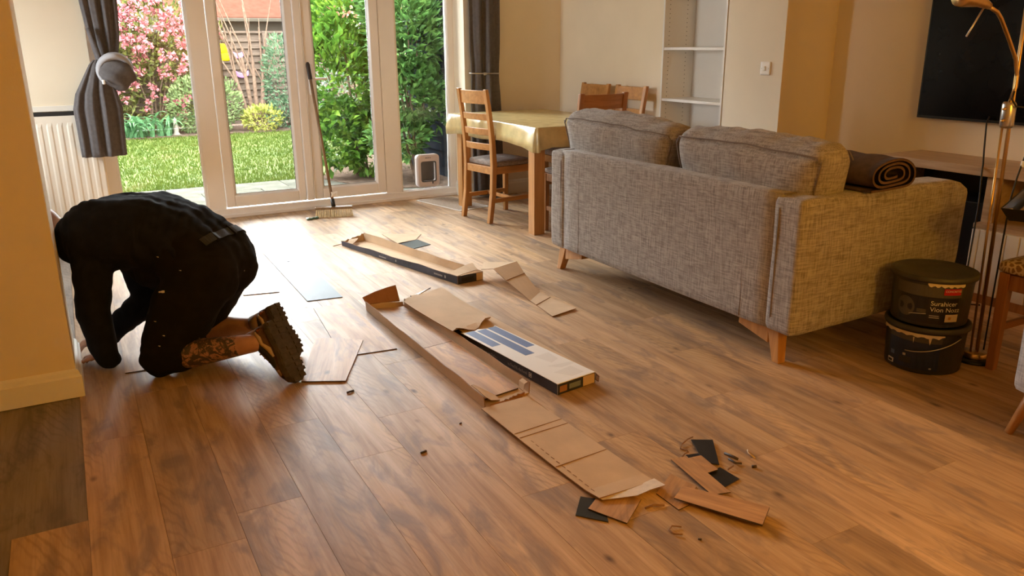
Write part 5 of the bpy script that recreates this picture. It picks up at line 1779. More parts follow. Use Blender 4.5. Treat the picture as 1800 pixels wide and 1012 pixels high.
MT['skin'] = skin_mat()
MT['tattoo'] = tattoo_mat()
MT['shirt'] = simple('black_shirt_cloth', (0.0125, 0.0130, 0.0185), .92, var=.2, scale=20, bmp=.15, bscale=260, spec=.12)
def trouser_mat():
    m, nt, b = new_mat('black_work_trousers')
    v = coords(nt)
    n = noise_tex(nt, v, 14, 3)
    c = ramp(nt, n, [(0.3, (0.0085, 0.0072, 0.0066)), (0.7, (0.0140, 0.0118, 0.0108))])
    vo = N(nt, 'ShaderNodeTexVoronoi')
    vo.inputs['Scale'].default_value = 13
    nt.links.new(v, vo.inputs['Vector'])
    c = mixc(nt, ramp(nt, vo.outputs['Distance'], [(0.030, (0.9, 0.9, 0.9)), (0.045, (0, 0, 0))]), c, (0.30, 0.27, 0.22))
    nt.links.new(c, b.inputs['Base Color'])
    b.inputs['Roughness'].default_value = .9
    b.inputs['Specular IOR Level'].default_value = .12
    return m
MT['trousers'] = trouser_mat()
MT['belt'] = simple('grey_belt_webbing', (0.020, 0.021, 0.023), .7, var=.1, bmp=.1, bscale=400)
body_o = bm_.build('body', ['skin', 'tattoo'], pe, smooth=True)

# ---- shirt
def wr_shirt(p):
    d = (p - S[2])
    u = d.dot(hh)
    w = d.dot(ll)
    a = noise.noise(Vector((u * 7 + p.z * 5, w * 16, p.z * 10))) * .010
    b = abs(noise.noise(Vector((u * 22 + w * 10, w * 5, p.z * 14)))) * .011
    return a + b - .002
sm = MB()
torso(sm, .004, 1)
capsule(sm, S[0].lerp(S[1], .62), S[1], .150, .152)
for s in (-1, 1):
    capsule(sm, S[0].lerp(S[1], .55) + ll * .07 * s, S[1] + ll * .065 * s, .151, .150)
chain(sm, [S[4], NECK0], [.112, .085])
capsule(sm, ELL.lerp(WRL, .8), WRL + Vector((.002, -.004, -.012)), .050, .050)
capsule(sm, S[1] - Vector((0, 0, .05)) + ll * .05, HIPL + Vector((-.03, .0, -.02)), .125, .095)
capsule(sm, S[1] - Vector((0, 0, .05)) - ll * .05, HIPR + Vector((-.03, .0, -.02)), .125, .095)
ellipsoid(sm, S[2].lerp(S[1], .45) - Vector((0, 0, .120)), (hh * .185, ll * .155, Vector((0, 0, .125))))
arm_(sm, SHL, ELL, WRL, .014)
arm_(sm, SHR, ELR, WRR, .012)
chain(sm, [S[3] + ll * .06, SHL], [.120, .088])
chain(sm, [S[3] - ll * .06, SHR], [.120, .088])
shirt = fuse(sm, .0085, 6, wr_shirt)
shirt_o = shirt.build('shirt', 'shirt', pe, smooth=True)

# ---- knee-length work trousers
def wr_tr(p):
    a = noise.noise(Vector((p.x * 9, p.y * 9, p.z * 16))) * .008
    b = abs(noise.noise(Vector((p.x * 14 + 3, p.y * 14, p.z * 26)))) * .006
    return a + b - .002
tm = MB()
for s in (-1, 0, 1):
    capsule(tm, S[0] + ll * .080 * s, S[0].lerp(S[1], .55) + ll * .075 * s, .152, .147)
for s in (-1, 1):
    ellipsoid(tm, S[0] + ll * .085 * s - hh * .040 - Vector((0, 0, .040)), (hh * .125, ll * .105, Vector((0, 0, .130))))
for hp, kn, an in ((HIPL, KNL, ANL), (HIPR, KNR, ANR)):
    chain(tm, [hp, hp.lerp(kn, .5), hp.lerp(kn, .85), kn + Vector((0, 0, .004))], [.138, .132, .108, .084])
    chain(tm, [kn, kn.lerp(an, .20)], [.080, .074])
trou = fuse(tm, .0085, 6, wr_tr)
trou.v = [(x, y, max(z, .0035)) for x, y, z in trou.v]
trou_o = trou.build('trousers', 'trousers', pe, smooth=True)
mb = MB()
mb.rbox((0, 0, 0), (.016, .003, .004), .002, 3)
tv_ = BVHTree.FromPolygons([Vector(v) for v in trou.v], trou.f)
def fleck(px, py, pz, name='paint_fleck', sc=1.0):
    """a dab of dried paint stuck on the cloth facing the room"""
    hit = tv_.ray_cast(Vector((px, py, pz)) + ll * .5, -ll)
    if hit[0] is None:
        return
    n_ = hit[1]
    t_ = n_.orthogonal().normalized()
    t_ = (Vector((.9, -.2, -.2)) - n_ * n_.dot(Vector((.9, -.2, -.2)))).normalized()
    b_ = n_.cross(t_)
    m2 = MB()
    m2.add([tuple(hit[0] + (t_ * v[0] + b_ * v[2] * (1.4 if v[0] > 0 else .8)) * sc + n_ * (v[1] + .0015)) for v in mb.v], mb.f)
    m2.build(name, 'label_white', trou_o)
fleck(.285, 3.45, .385, sc=.95)
fleck(.255, 3.45, .520, sc=.30)
fleck(.300, 3.45, .215, sc=.28)
fleck(.395, 3.45, .475, sc=.25)
fleck(.255, 3.45, .270, sc=.30)
fleck(.270, 3.45, .170, sc=.25)

# ---- belt: a band laid round the waist on the cloth
allv = [Vector(v) for v in trou.v] + [Vector(v) for v in shirt.v]
allf = list(trou.f) + [tuple(i + len(trou.v) for i in f) for f in shirt.f]
bvh = BVHTree.FromPolygons(allv, allf)
wc = S[0].lerp(S[1], .12)
ax = (S[1] - S[0]).normalized()
e1 = ll - ax * ll.dot(ax)
e1.normalize()
e2 = ax.cross(e1)
if e2.z < 0:
    e2 = -e2
rings = []
for i in range(40):
    a = math.radians(lerp(42, 165, i / 39))
    dr = e1 * math.cos(a) + e2 * math.sin(a)
    ring = []
    for w in (-.019, .019):
        o_ = wc + ax * w
        hit = bvh.ray_cast(o_ + dr * .6, -dr)
        rr = (hit[0] - o_).length if hit[0] is not None else .2
        ring.append((o_ + dr * (rr + .0015), o_ + dr * (rr + .0065)))
    rings.append([ring[0][0], ring[0][1], ring[1][1], ring[1][0]])
mb2 = MB()
mb2.loft(rings)
belt_o = mb2.build('belt', 'belt', trou_o)
for a in (math.radians(62), math.radians(112)):
    dr = e1 * math.cos(a) + e2 * math.sin(a)
    hit = bvh.ray_cast(wc + dr * .6, -dr)
    if hit[0] is not None:
        p = hit[0] + dr * .008
        tt = ax.cross(dr).normalized()
        MB().hexa([tuple(p + tt * u * .008 + ax * v * .030 - dr * .006) for u, v in ((-1, -1), (1, -1), (1, 1), (-1, 1))], [tuple(p + tt * u * .007 + ax * v * .028 + dr * .002) for u, v in ((-1, -1), (1, -1), (1, 1), (-1, 1))]).build('belt_loop', 'trousers', trou_o)

# ---- boots: toes on the floor, soles turned up towards the room
MT['boot_brown'] = simple('brown_suede', (0.095, 0.050, 0.034), .85, var=.25, scale=30)
MT['boot_dark'] = simple('dark_boot_mesh', (0.016, 0.012, 0.012), .8, var=.2, scale=40)
MT['boot_tan'] = simple('tan_boot_trim', (0.27, 0.165, 0.105), .8, var=.15, scale=30)
MT['boot_pale'] = simple('pale_boot_stripe', (0.50, 0.37, 0.24), .7)
MT['boot_orange'] = simple('orange_boot_patch', (0.30, 0.085, 0.025), .7)
MT['boot_sole'] = simple('grey_brown_rubber', (0.062, 0.048, 0.040), .75, var=.25, scale=40)
def boot(parent, heel, toe, out, side_sign):
    """heel/toe: points on the sole line, out: direction the sole faces"""
    heel, toe = Vector(heel), Vector(toe)
    X = (toe - heel)
    LN = X.length
    X.normalize()
    Z = -(Vector(out) - X * Vector(out).dot(X)).normalized()      # from sole up to the ankle
    Y = Z.cross(X)
    def W(x, y, z):
        return heel + X * x * LN + Y * y * 1.16 + Z * z * 1.10
    st = [(-.03, .024, .075, .030), (.02, .037, .090, .042), (.12, .041, .105, .050), (.26, .041, .112, .052), (.40, .040, .100, .050), (.55, .044, .080, .048), (.70, .050, .066, .046), (.85, .048, .055, .040), (.96, .034, .044, .030), (1.01, .014, .032, .012)]
    def sect(x, hw, ht, tw, inflate=0.0):
        out_ = []
        for j in range(20):
            a = 2 * math.pi * j / 20
            cy, cz = math.cos(a), math.sin(a)
            yy = (hw if cz < 0 else lerp(hw, tw * .62, max(0, cz) ** 1.3)) * math.copysign(abs(cy) ** .7, cy)
            zz = .022 + (ht - .022) * (.5 + .5 * math.copysign(abs(cz) ** .8, cz))
            out_.append(W(x, yy + inflate * cy, zz + inflate * cz))
        return out_
    up_mb = MB()
    up_mb.loft([sect(*s) for s in st])
    upper = up_mb.build('boot_upper', 'boot_brown', parent, smooth=True)
    # ankle collar
    cm = MB()
    cm.loft([[W(.13 + .155 * math.cos(t) , .040 * math.sin(t), z) for t in (2 * math.pi * q / 20 for q in range(20))] for z in (.085, .105, .125)])
    cm.build('boot_collar', 'boot_tan', upper, smooth=True)
    # sole with heel block and tread lugs
    so = MB()
    outl = []
    for x, hw in ((-.04, .018), (-.01, .032), (.08, .040), (.25, .038), (.40, .036), (.55, .043), (.72, .053), (.86, .050), (.97, .034), (1.025, .012)):
        outl.append((x, hw))
    pl_ = [(x, -w) for x, w in outl] + [(x, w) for x, w in outl[::-1]]
    so.loft([[W(x, y * .97, .026) for x, y in pl_], [W(x, y * 1.04, .022) for x, y in pl_], [W(x, y * 1.04, .010) for x, y in pl_], [W(x, y * .98, .004) for x, y in pl_]])
    sole = so.build('boot_sole', 'boot_sole', parent)
    for i in range(11):
        x = -.01 + i * .096
        if .30 < x < .42:
            continue
        hw = np.interp(x, [o[0] for o in outl], [o[1] for o in outl])
        for s in (-1, 1):
            y0, y1 = s * hw * .18, s * hw * 1.02
            if y0 > y1:
                y0, y1 = y1, y0
            sk = .016 * s
            lg_ = MB()
            lo = [W(x - .03, y0, .007), W(x + .034, y0, .007), W(x + .034 + sk * .5, y1, .007), W(x - .03 + sk * .5, y1, .007)]
            hi = [W(x - .027, y0, -.001), W(x + .031, y0, -.001), W(x + .031 + sk * .5, y1, .0), W(x - .027 + sk * .5, y1, .0)]
            lg_.hexa(lo, hi)
            for yy in (y1 if s > 0 else y0,):
                lg_.hexa([W(x - .026, yy - .004 * s, .006), W(x + .026, yy - .004 * s, .006), W(x + .026, yy + .003 * s, .006), W(x - .026, yy + .003 * s, .006)],
                         [W(x - .020, yy - .003 * s, .022), W(x + .020, yy - .003 * s, .022), W(x + .020, yy + .002 * s, .022), W(x - .020, yy + .002 * s, .022)])
            lg_.build('tread_lug', 'boot_sole', sole)
    # coloured pieces on the side that shows
    bt = BVHTree.FromPolygons([Vector(v) for v in up_mb.v], up_mb.f)
    def strip(pts, w, nm, mat, lift=.0025):
        rows2 = []
        for i, (x, z) in enumerate(pts):
            ww = w[i] if hasattr(w, '__len__') else w
            row = []
            for k in (-1, 0, 1):
                dx = (pts[min(i + 1, len(pts) - 1)][0] - pts[max(0, i - 1)][0]) * LN
                dz = pts[min(i + 1, len(pts) - 1)][1] - pts[max(0, i - 1)][1]
                l_ = math.hypot(dx, dz) or 1
                px_, pz_ = x - dz / l_ * ww * k / LN, z + dx / l_ * ww * k
                o_ = W(px_, side_sign * .12, pz_)
                hit = bt.ray_cast(o_, -Y * side_sign)
                if hit[0] is None:
                    hit = bt.find_nearest(o_)
                row.append((hit[0] + Y * side_sign * lift, hit[0] - Y * side_sign * .001))
            rows2.append([row[0][1], row[0][0], row[1][0], row[2][0], row[2][1]])
        MB().loft(rows2).build(nm, mat, upper, smooth=True)
    strip([(.02, .100), (.14, .085), (.28, .080), (.42, .060), (.56, .050), (.66, .046)], [.012, .016, .014, .016, .014, .008], 'boot_panel', 'boot_dark', .0030)
    strip([(.03, .070), (.14, .058), (.24, .058), (.36, .042), (.50, .036)], [.006, .008, .006, .008, .003], 'boot_stripe', 'boot_pale', .0042)
    strip([(.10, .104), (.24, .100), (.40, .088), (.52, .074)], .010, 'boot_panel', 'boot_tan', .0032)
    strip([(-.01, .050), (.03, .044)], .011, 'boot_patch', 'boot_orange', .0035)
    strip([(.72, .036), (.82, .034), (.94, .030)], .012, 'toe_cap', 'boot_tan', .0030)
    lc = MB()
    for k in range(4):
        x = .36 + .085 * k
        zt = np.interp(x, [s[0] for s in st], [s[2] for s in st])
        lc.tube([W(x, -.026, zt - .006), W(x, 0, zt + .004), W(x + .02, .026, zt - .006)], .0026, 6)
    lc.build('laces', 'boot_tan', upper, smooth=True)
boot(pe, (.622, 3.185, .250), (.690, 3.080, .022), (.70, -.66, .28), 1)
boot(pe, (.690, 3.455, .232), (.752, 3.360, .018), (.70, -.66, .28), 1)
# ------------------------------------------------------------------ garden beyond the glass
GZ = -.12
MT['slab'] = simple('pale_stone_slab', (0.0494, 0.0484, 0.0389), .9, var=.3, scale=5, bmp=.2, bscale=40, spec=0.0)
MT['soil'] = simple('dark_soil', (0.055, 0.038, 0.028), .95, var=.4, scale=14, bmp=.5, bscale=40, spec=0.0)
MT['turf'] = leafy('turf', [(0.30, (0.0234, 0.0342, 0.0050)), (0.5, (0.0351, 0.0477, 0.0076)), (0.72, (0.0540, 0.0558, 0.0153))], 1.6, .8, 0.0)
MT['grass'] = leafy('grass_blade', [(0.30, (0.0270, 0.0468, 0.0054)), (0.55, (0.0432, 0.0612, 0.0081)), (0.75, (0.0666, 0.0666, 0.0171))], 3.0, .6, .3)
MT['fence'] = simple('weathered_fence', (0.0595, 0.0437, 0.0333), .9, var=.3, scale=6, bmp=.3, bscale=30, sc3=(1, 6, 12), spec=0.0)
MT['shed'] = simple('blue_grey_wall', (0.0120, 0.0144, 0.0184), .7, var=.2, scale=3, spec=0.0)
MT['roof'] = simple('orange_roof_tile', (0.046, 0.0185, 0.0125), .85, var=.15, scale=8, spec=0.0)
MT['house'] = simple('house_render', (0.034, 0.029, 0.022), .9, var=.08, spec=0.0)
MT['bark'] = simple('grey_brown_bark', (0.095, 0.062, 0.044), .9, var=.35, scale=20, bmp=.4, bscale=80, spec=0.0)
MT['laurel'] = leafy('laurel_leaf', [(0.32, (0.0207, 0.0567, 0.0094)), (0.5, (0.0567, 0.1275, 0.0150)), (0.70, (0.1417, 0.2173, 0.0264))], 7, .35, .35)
MT['laurel_dark'] = leafy('deep_green_laurel_leaf', [(0.32, (0.0188, 0.0473, 0.0132)), (0.5, (0.0454, 0.1038, 0.0245)), (0.70, (0.0992, 0.1794, 0.0424))], 7, .35, .35)  # deeper green for the second laurel and the tall hedge
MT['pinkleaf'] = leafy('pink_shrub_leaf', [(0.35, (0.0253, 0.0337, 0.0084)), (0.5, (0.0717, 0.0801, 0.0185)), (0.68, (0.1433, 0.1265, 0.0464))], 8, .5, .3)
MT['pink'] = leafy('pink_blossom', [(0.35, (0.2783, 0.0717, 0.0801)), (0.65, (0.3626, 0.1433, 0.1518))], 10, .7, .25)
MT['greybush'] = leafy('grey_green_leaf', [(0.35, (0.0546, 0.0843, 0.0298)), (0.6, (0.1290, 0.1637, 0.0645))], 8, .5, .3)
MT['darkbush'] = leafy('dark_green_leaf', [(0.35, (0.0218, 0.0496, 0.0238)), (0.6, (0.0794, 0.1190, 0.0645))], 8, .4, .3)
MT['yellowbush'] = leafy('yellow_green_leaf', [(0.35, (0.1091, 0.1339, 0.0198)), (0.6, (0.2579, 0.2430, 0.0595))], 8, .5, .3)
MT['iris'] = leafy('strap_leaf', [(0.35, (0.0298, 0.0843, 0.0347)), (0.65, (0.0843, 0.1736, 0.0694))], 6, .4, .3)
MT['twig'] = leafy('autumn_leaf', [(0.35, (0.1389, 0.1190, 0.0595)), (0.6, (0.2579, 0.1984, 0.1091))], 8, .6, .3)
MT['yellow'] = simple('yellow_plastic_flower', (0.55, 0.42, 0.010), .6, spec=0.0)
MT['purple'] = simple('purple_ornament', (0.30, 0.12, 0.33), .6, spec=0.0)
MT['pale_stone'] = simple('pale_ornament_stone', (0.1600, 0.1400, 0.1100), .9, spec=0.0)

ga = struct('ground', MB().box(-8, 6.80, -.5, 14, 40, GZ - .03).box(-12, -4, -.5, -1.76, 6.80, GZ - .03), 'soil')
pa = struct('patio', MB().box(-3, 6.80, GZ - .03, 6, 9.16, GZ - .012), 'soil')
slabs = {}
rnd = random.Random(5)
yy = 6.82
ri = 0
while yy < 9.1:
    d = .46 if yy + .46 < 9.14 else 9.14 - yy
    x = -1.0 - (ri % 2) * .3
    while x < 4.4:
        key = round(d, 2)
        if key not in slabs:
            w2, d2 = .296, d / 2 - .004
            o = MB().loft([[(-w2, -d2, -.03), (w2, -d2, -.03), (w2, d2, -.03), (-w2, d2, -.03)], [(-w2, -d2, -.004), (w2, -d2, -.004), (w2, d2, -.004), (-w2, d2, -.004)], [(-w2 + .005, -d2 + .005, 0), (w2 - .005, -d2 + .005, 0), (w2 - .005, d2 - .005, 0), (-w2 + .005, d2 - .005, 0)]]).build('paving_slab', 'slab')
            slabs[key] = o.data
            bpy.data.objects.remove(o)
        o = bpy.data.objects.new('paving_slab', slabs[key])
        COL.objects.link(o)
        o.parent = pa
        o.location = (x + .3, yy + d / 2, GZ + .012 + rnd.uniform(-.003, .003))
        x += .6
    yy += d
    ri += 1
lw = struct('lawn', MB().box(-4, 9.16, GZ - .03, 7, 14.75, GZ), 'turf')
mb = MB()
for i in range(26000):
    y = 9.1 + 5.6 * rnd.random() ** 1.4
    x = rnd.uniform(-1.1 + .09 * y, 1.2 + .30 * y)
    if x > 2.55 and y < 10.2 and rnd.random() < .7:
        continue
    a = rnd.uniform(0, 6.28)
    h = rnd.uniform(.02, .055)
    w = .006 + .0006 * (y - 9)
    lx, ly = rnd.uniform(-.02, .02), rnd.uniform(-.02, .02)
    mb.v += [(x - w * math.cos(a), y - w * math.sin(a), GZ), (x + w * math.cos(a), y + w * math.sin(a), GZ), (x + lx, y + ly, GZ + h)]
    k = len(mb.v)
    mb.f.append((k - 3, k - 2, k - 1))
    mb.m.append(0)
g_o = mb.build('grass_blades', 'grass', lw)
g_o['kind'] = 'stuff'

def leaf_quad(mb, c, d, n_, ln, w, fold=.25):
    d = d.normalized()
    s = d.cross(n_)
    if s.length < 1e-4:
        s = d.orthogonal()
    s.normalize()
    u = s.cross(d)
    p = [c, c + d * ln * .45 + s * w + u * w * fold, c + d * ln - u * ln * .12, c + d * ln * .45 - s * w + u * w * fold, c + d * ln * .5 - u * w * fold * .3]
    k = len(mb.v)
    mb.v += [tuple(q) for q in p]
    mb.f += [(k, k + 1, k + 4), (k + 1, k + 2, k + 4), (k + 2, k + 3, k + 4), (k + 3, k, k + 4)]
    mb.m += [0] * 4

def shrub(name, label, blobs, n, ln, mat, seed, leaf_parts=0, stems=6, group='garden shrubs', base=None, up_bias=.5, pname='leaf', cat='shrub', extra=None):
    r_ = random.Random(seed)
    base = base or (blobs[0][0][0], blobs[0][0][1], GZ)
    t = thing(name, label, cat, base, group)
    vols = [b[1][0] * b[1][1] * b[1][2] for b in blobs]
    def sample():
        k = r_.choices(range(len(blobs)), vols)[0]
        c, r = Vector(blobs[k][0]), blobs[k][1]
        while True:
            q = Vector((r_.uniform(-1, 1), r_.uniform(-1, 1), r_.uniform(-1, 1)))
            if .1 < q.length < 1:
                break
        q = q.normalized() * (q.length ** .35) * (1 + .16 * noise.noise(q.normalized() * 3 + Vector((seed, 0, 0))))
        p = c + Vector((q.x * r[0], q.y * r[1], q.z * r[2]))
        return p, q.normalized()
    mb = MB()
    for i in range(n):
        p, q = sample()
        if p.z < GZ + .02:
            continue
        d = (q + Vector((r_.uniform(-1, 1), r_.uniform(-1, 1), r_.uniform(-.6, 1) + up_bias)) * .8)
        nn = Vector((r_.uniform(-1, 1), r_.uniform(-1, 1), r_.uniform(.2, 1)))
        leaf_quad(mb, p, d, nn, ln * r_.uniform(.6, 1.25), ln * r_.uniform(.16, .28))
    fo = mb.build('foliage', mat, t)
    fo['kind'] = 'stuff'
    mb = MB()
    for i in range(stems):
        p, q = sample()
        b0 = Vector(base) + Vector((r_.uniform(-.08, .08), r_.uniform(-.08, .08), 0))
        m = b0.lerp(p, .5) + Vector((r_.uniform(-.05, .05), r_.uniform(-.05, .05), .1))
        mb.tube([b0, m, p], [.016, .011, .005], 6)
    mb.build('stems', 'bark', t)
    if leaf_parts:
        m1 = MB()
        leaf_quad(m1, Vector((0, 0, 0)), Vector((0, 1, 0)), Vector((0, 0, 1)), ln * 1.25, ln * .34)
        lo = m1.build(pname, extra or mat)
        lm = lo.data
        bpy.data.objects.remove(lo)
        cnt = 0
        while cnt < leaf_parts:
            p, q = sample()
            if q.y > .25 or p.z < GZ + .1:
                continue
            o = bpy.data.objects.new(pname, lm)
            COL.objects.link(o)
            o.parent = t
            o.location = p + q * .04 - Vector(base)
            d = (q + Vector((r_.uniform(-1, 1), r_.uniform(-.6, .4), r_.uniform(-.3, 1))) * .9).normalized()
            o.rotation_euler = d.to_track_quat('Y', 'Z').to_euler()
            cnt += 1
    return t

# broad-leaved laurel close to the doors
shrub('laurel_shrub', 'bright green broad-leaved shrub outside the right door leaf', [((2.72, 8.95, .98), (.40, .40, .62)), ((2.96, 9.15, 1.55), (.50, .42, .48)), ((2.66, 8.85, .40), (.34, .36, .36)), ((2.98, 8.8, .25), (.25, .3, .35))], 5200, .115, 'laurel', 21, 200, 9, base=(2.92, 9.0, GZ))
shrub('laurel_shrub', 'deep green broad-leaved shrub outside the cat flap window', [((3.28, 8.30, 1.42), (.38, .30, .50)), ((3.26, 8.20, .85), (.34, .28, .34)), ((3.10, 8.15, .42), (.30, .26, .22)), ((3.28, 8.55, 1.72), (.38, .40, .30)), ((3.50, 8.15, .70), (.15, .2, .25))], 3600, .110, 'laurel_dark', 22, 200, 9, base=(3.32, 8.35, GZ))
# pink blossoming shrub far left
pk = shrub('blossom_shrub', 'pink blossoming shrub at the far left of the garden', [((1.35, 15.60, 1.00), (.92, .42, 1.15)), ((1.75, 15.62, 1.55), (.85, .40, .75)), ((.75, 15.6, 1.3), (.6, .40, 1.0))], 3600, .12, 'pinkleaf', 23, 0, 8, base=(1.4, 15.65, GZ))
m1 = MB()
rr = random.Random(9)
for i in range(16):
    d = Vector((rr.uniform(-1, 1), rr.uniform(-1, 1), rr.uniform(-.5, 1)))
    leaf_quad(m1, d.normalized() * .012, d, Vector((rr.uniform(-1, 1), rr.uniform(-1, 1), .4)), .075, .030)
tmp = m1.build('blossom_cluster', 'pink')
bl = tmp.data
bpy.data.objects.remove(tmp)
for i in range(360):
    k = rr.choices(range(3), (.45, .4, .25))[0]
    c, r = (((1.35, 15.60, 1.00), (.92, .42, 1.15)), ((1.75, 15.62, 1.55), (.85, .40, .75)), ((.75, 15.6, 1.3), (.6, .40, 1.0)))[k]
    q = Vector((rr.uniform(-1, 1), -abs(rr.uniform(.15, 1)), rr.uniform(-.7, 1))).normalized()
    if q.z < -.1 and rr.random() < .4:
        continue
    o = bpy.data.objects.new('blossom_cluster', bl)
    COL.objects.link(o)
    o.parent = pk
    o.location = Vector(c) + Vector((q.x * r[0], q.y * r[1], q.z * r[2])) * 1.02 - Vector(pk.location)
    o.rotation_euler = (rr.uniform(0, 6), rr.uniform(0, 6), rr.uniform(0, 6))
    s_ = rr.uniform(.65, 1.2)
    o.scale = (s_, s_, s_)
shrub('rounded_shrub', 'soft grey-green rounded bush behind the left door post', [((2.15, 15.15, .38), (.62, .45, .52))], 2600, .075, 'greybush', 24, 0, 5)
shrub('rounded_shrub', 'small yellow-green bush at the foot of the bare tree', [((3.08, 14.95, .10), (.34, .28, .22))], 900, .075, 'yellowbush', 25, 0, 4)
shrub('rounded_shrub', 'dark green bush right of the bare tree', [((3.66, 15.3, .72), (.42, .4, .85)), ((3.60, 15.0, .1), (.42, .3, .35))], 2600, .085, 'darkbush', 26, 0, 5)
shrub('climbing_shrub', 'pale autumn-coloured tangle above the broom handle', [((4.25, 13.6, 1.75), (.70, .4, .85)), ((4.9, 13.8, 1.2), (.6, .4, 1.0))], 1500, .085, 'twig', 27, 0, 16)
shrub('climbing_shrub', 'dark low bush behind the bright green shrub', [((3.55, 11.3, .72), (.5, .35, .35)), ((4.2, 11.6, .4), (.5, .35, .6))], 1500, .085, 'darkbush', 28, 0, 8)
shrub('tall_hedge', 'tall hedge filling the right end of the garden', [((4.9, 12.0, 1.0), (.8, 1.6, 1.3)), ((4.6, 10.4, 1.0), (.6, .9, 1.2))], 4200, .12, 'laurel_dark', 29, 0, 8)
# strap-leaved clump
ir = thing('strap_leaf_plant', 'clump of long strap leaves at the edge of the lawn', 'plant', (1.12, 14.95, GZ), 'garden shrubs')
m1 = MB()
pts_ = []
rows_ = []
for i in range(7):
    t = i / 6
    rows_.append([Vector((-.028 * (1 - t ** 2) - .002, 0, .62 * t - .36 * t ** 3)), Vector((0, .48 * t ** 1.5, .62 * t - .36 * t ** 3 - .006)), Vector((.028 * (1 - t ** 2) + .002, .48 * t ** 1.5, .62 * t - .36 * t ** 3))])
for r in rows_:
    r[0].y = r[1].y
k = 3
m1.add([tuple(p) for r in rows_ for p in r], [(a * 3 + i, a * 3 + i + 1, (a + 1) * 3 + i + 1, (a + 1) * 3 + i) for a in range(6) for i in range(2)])
tmp = m1.build('strap_leaf', 'iris')
im = tmp.data
bpy.data.objects.remove(tmp)
for i in range(70):
    o = bpy.data.objects.new('strap_leaf', im)
    COL.objects.link(o)
    o.parent = ir
    o.location = (rr.uniform(-.30, .45), rr.uniform(-.2, .25), 0)
    o.rotation_euler = (rr.uniform(-.2, .3), 0, rr.uniform(0, 6.28))
    s_ = rr.uniform(.7, 1.25)
    o.scale = (s_, s_, s_)
# small stone ornament in the flower bed
so_ = thing('garden_ornament', 'small pale stone figure in the flower bed', 'ornament', (1.62, 14.95, GZ))
MB().lathe([(.055, 0), (.060, .03), (.040, .06), (.050, .14), (.030, .22), (.036, .27), (.004, .31)], (1.62, 14.95, GZ), 14).build('figure', 'pale_stone', so_, smooth=True)
MB().lathe([(.085, 0), (.080, .025)], (1.62, 14.95, GZ - .004), 14).build('plinth', 'pale_stone', so_)

# bare multi-stemmed tree
bt_ = thing('bare_tree', 'bare multi-stemmed tree in front of the fence', 'tree', (3.02, 15.35, GZ), 'garden shrubs')
rr = random.Random(14)
mb = MB()
for (dx, tx, h) in ((-.06, -.32, 1.3), (.06, .02, 1.5), (.14, .16, 1.4), (.0, -.16, 1.6)):
    p = Vector((3.02 + dx, 15.35, GZ))
    mid = p + Vector((tx * .35, 0, h * .45))
    top = p + Vector((tx * .7, 0, h * .8))
    mb.tube([p, mid, top], [.050, .036, .026], 8)
    for k in range(5):
        b0 = mid.lerp(top, rr.uniform(.2, 1))
        d = Vector((tx * .9 + rr.uniform(-.55, .40), rr.uniform(-.15, .15), rr.uniform(.7, 1.3)))
        b1_ = b0 + d * .5
        b2_ = b0 + d * 1.15 + Vector((rr.uniform(-.08, .08), 0, 0))
        mb.tube([b0, b1_, b2_], [.018, .012, .006], 6)
mb.build('branches', 'bark', bt_)
# hanging decorations: yellow flower ball and purple bits
yf = thing('hanging_flower', 'bright yellow flower decoration hanging by the fence', 'decoration', (2.60, 15.5, 1.2))
mb = MB()
for (dx, dz, r) in ((0, .10, .085), (.05, -.04, .08), (-.06, -.05, .075), (.06, .06, .06)):
    mb.rbox((2.62 + dx, 15.5, 1.21 + dz), (r, r * .7, r), r * .7, 6)
mb.build('petals', 'yellow', yf, smooth=True)
MB().tube([(2.62, 15.52, 1.3), (2.66, 15.95, 1.45)], .006, 6).build('hook', 'bark', yf)
for k, (x, z, w, lab) in enumerate(((2.98, 1.17, .10, 'purple garden ribbon fluttering on the fence, upper one'), (3.02, .82, .12, 'purple garden ribbon on the fence, lower one'))):
    o = MB().rbox((x, 16.055, z), (w, .015, .045), .012, 6, lambda p, q: Vector((p[0], p[1], p[2] + .05 * q.x * q.x))).build('ribbon', 'purple', smooth=True, org=(x, 16.055, z))
    tag(o, lab, 'decoration')

# fence of overlapping boards
fe = thing('garden_fence', 'weathered horizontal board fence at the end of the garden', 'fence', (3.0, 16.1, GZ))
for i in range(13):
    z0 = GZ + .05 + .125 * i
    mbx = MB()
    mbx.add([(-3, 16.10, z0), (9, 16.10, z0), (9, 16.075, z0 + .0), (-3, 16.075, z0), (-3, 16.135, z0 + .145), (9, 16.135, z0 + .145), (9, 16.118, z0 + .145), (-3, 16.118, z0 + .145)], [(3, 2, 6, 7), (0, 4, 5, 1), (0, 1, 2, 3), (4, 7, 6, 5), (0, 3, 7, 4), (1, 5, 6, 2)])
    mbx.build('board', 'fence', fe)
for x in (-.2, 1.65, 3.5, 5.35):
    MB().box(x - .05, 16.02, GZ, x + .05, 16.10, 1.62).build('post', 'fence', fe, bevel=.006)
MB().box(-3, 16.05, 1.58, 9, 16.17, 1.62).build('top_rail', 'fence', fe)

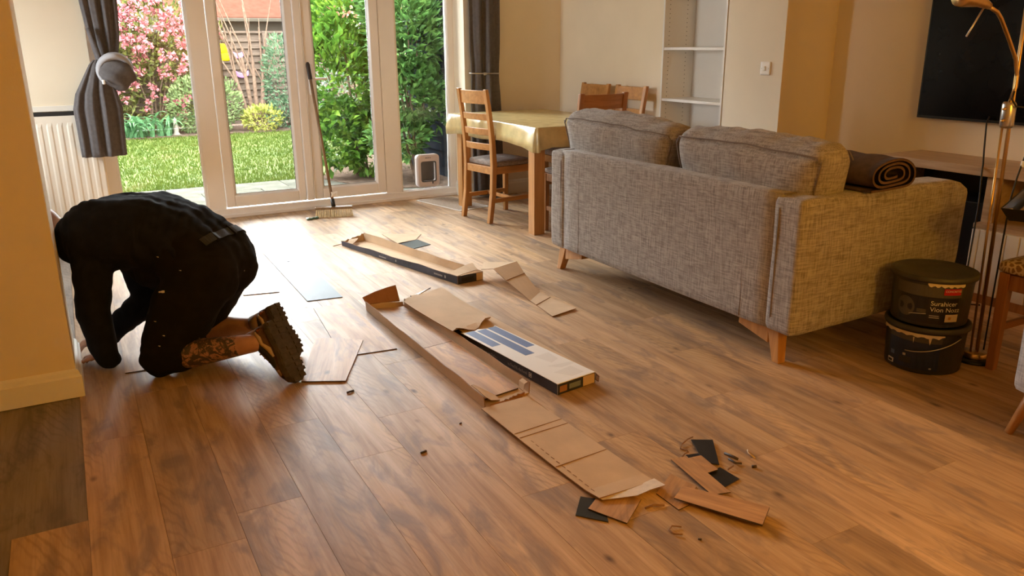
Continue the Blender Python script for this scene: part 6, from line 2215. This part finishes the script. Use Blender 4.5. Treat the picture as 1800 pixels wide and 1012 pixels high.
# neighbour's house with orange roof
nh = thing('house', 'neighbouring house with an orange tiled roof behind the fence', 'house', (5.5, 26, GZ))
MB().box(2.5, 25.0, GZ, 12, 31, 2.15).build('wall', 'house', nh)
for i in range(9):
    z0, z1 = 2.12 + i * .26, 2.12 + (i + 1) * .26 + .03
    y0, y1 = 24.55 + i * .36, 24.55 + (i + 1) * .36
    MB().hexa([(2.2, y0, z0 - .03), (12.3, y0, z0 - .03), (12.3, y1, z1 - .06), (2.2, y1, z1 - .06)], [(2.2, y0, z0 + .03), (12.3, y0, z0 + .03), (12.3, y1, z1), (2.2, y1, z1)]).build('roof_tile_course', 'roof', nh)
MB().box(2.2, 24.44, 2.02, 12.3, 24.56, 2.12).build('gutter', 'house', nh, bevel=.02)

# dark wall of the outbuilding at the right
ob = thing('outbuilding', 'dark blue-grey outbuilding wall right of the deep green shrub', 'outbuilding', (4.0, 8.2, GZ))
for i in range(14):
    z0 = GZ + .0 + .15 * i
    MB().hexa([(3.70, 6.86, z0), (4.6, 6.86, z0), (4.6, 9.4, z0), (3.70, 9.4, z0)], [(3.725, 6.86, z0 + .15), (4.6, 6.86, z0 + .15), (4.6, 9.4, z0 + .15), (3.725, 9.4, z0 + .15)]).build('cladding_board', 'shed', ob)
MB().box(3.62, 6.84, GZ + 2.10, 4.7, 9.5, GZ + 2.17).build('roof', 'shed', ob)
# bare soil under the shrubs
struct('flower_bed', MB().prism([(2.45, 8.95), (2.62, 8.4), (3.0, 7.9), (3.69, 7.6), (3.69, 10.6), (3.2, 10.5), (2.7, 9.6)], GZ - .012, GZ + .022), 'soil')
struct('border_bed', MB().box(-4, 14.70, GZ - .03, 7, 16.2, GZ + .02), 'soil')

# unseen left boundary: fence and house added to cut low sky light indoors
lf = thing('added_side_fence', 'unseen board fence added along the left boundary of the garden', 'fence', (-4.0, 12, GZ))
for i in range(12):
    z0 = GZ + .03 + .15 * i
    MB().box(-4.03, 7.0, z0, -4.0, 18.0, z0 + .142).build('board', 'fence', lf)
for y in (7.1, 9.8, 12.5, 15.2, 17.9):
    MB().box(-4.0, y - .05, GZ, -3.9, y + .05, 1.75).build('post', 'fence', lf)
nl = thing('house', 'unseen house added beyond the left boundary fence', 'house', (-8, 13, GZ))
MB().box(-11, 8.0, GZ, -5.5, 19.0, 4.6).build('wall', 'house', nl)
MB().loft([[(-11.4, y, 4.5), (-5.1, y, 4.5), (-8.2, y, 6.8)] for y in (7.8, 19.2)]).build('roof', 'roof', nl)
for y in (10.0, 13.0, 16.0):
    w_ = MB().box(-5.5, y - .6, 1.0, -5.46, y + .6, 2.2).build('window', 'bead', nl)
    MB().box(-5.46, y - .52, 1.08, -5.45, y + .52, 2.12).build('pane', 'flap_clear', w_)
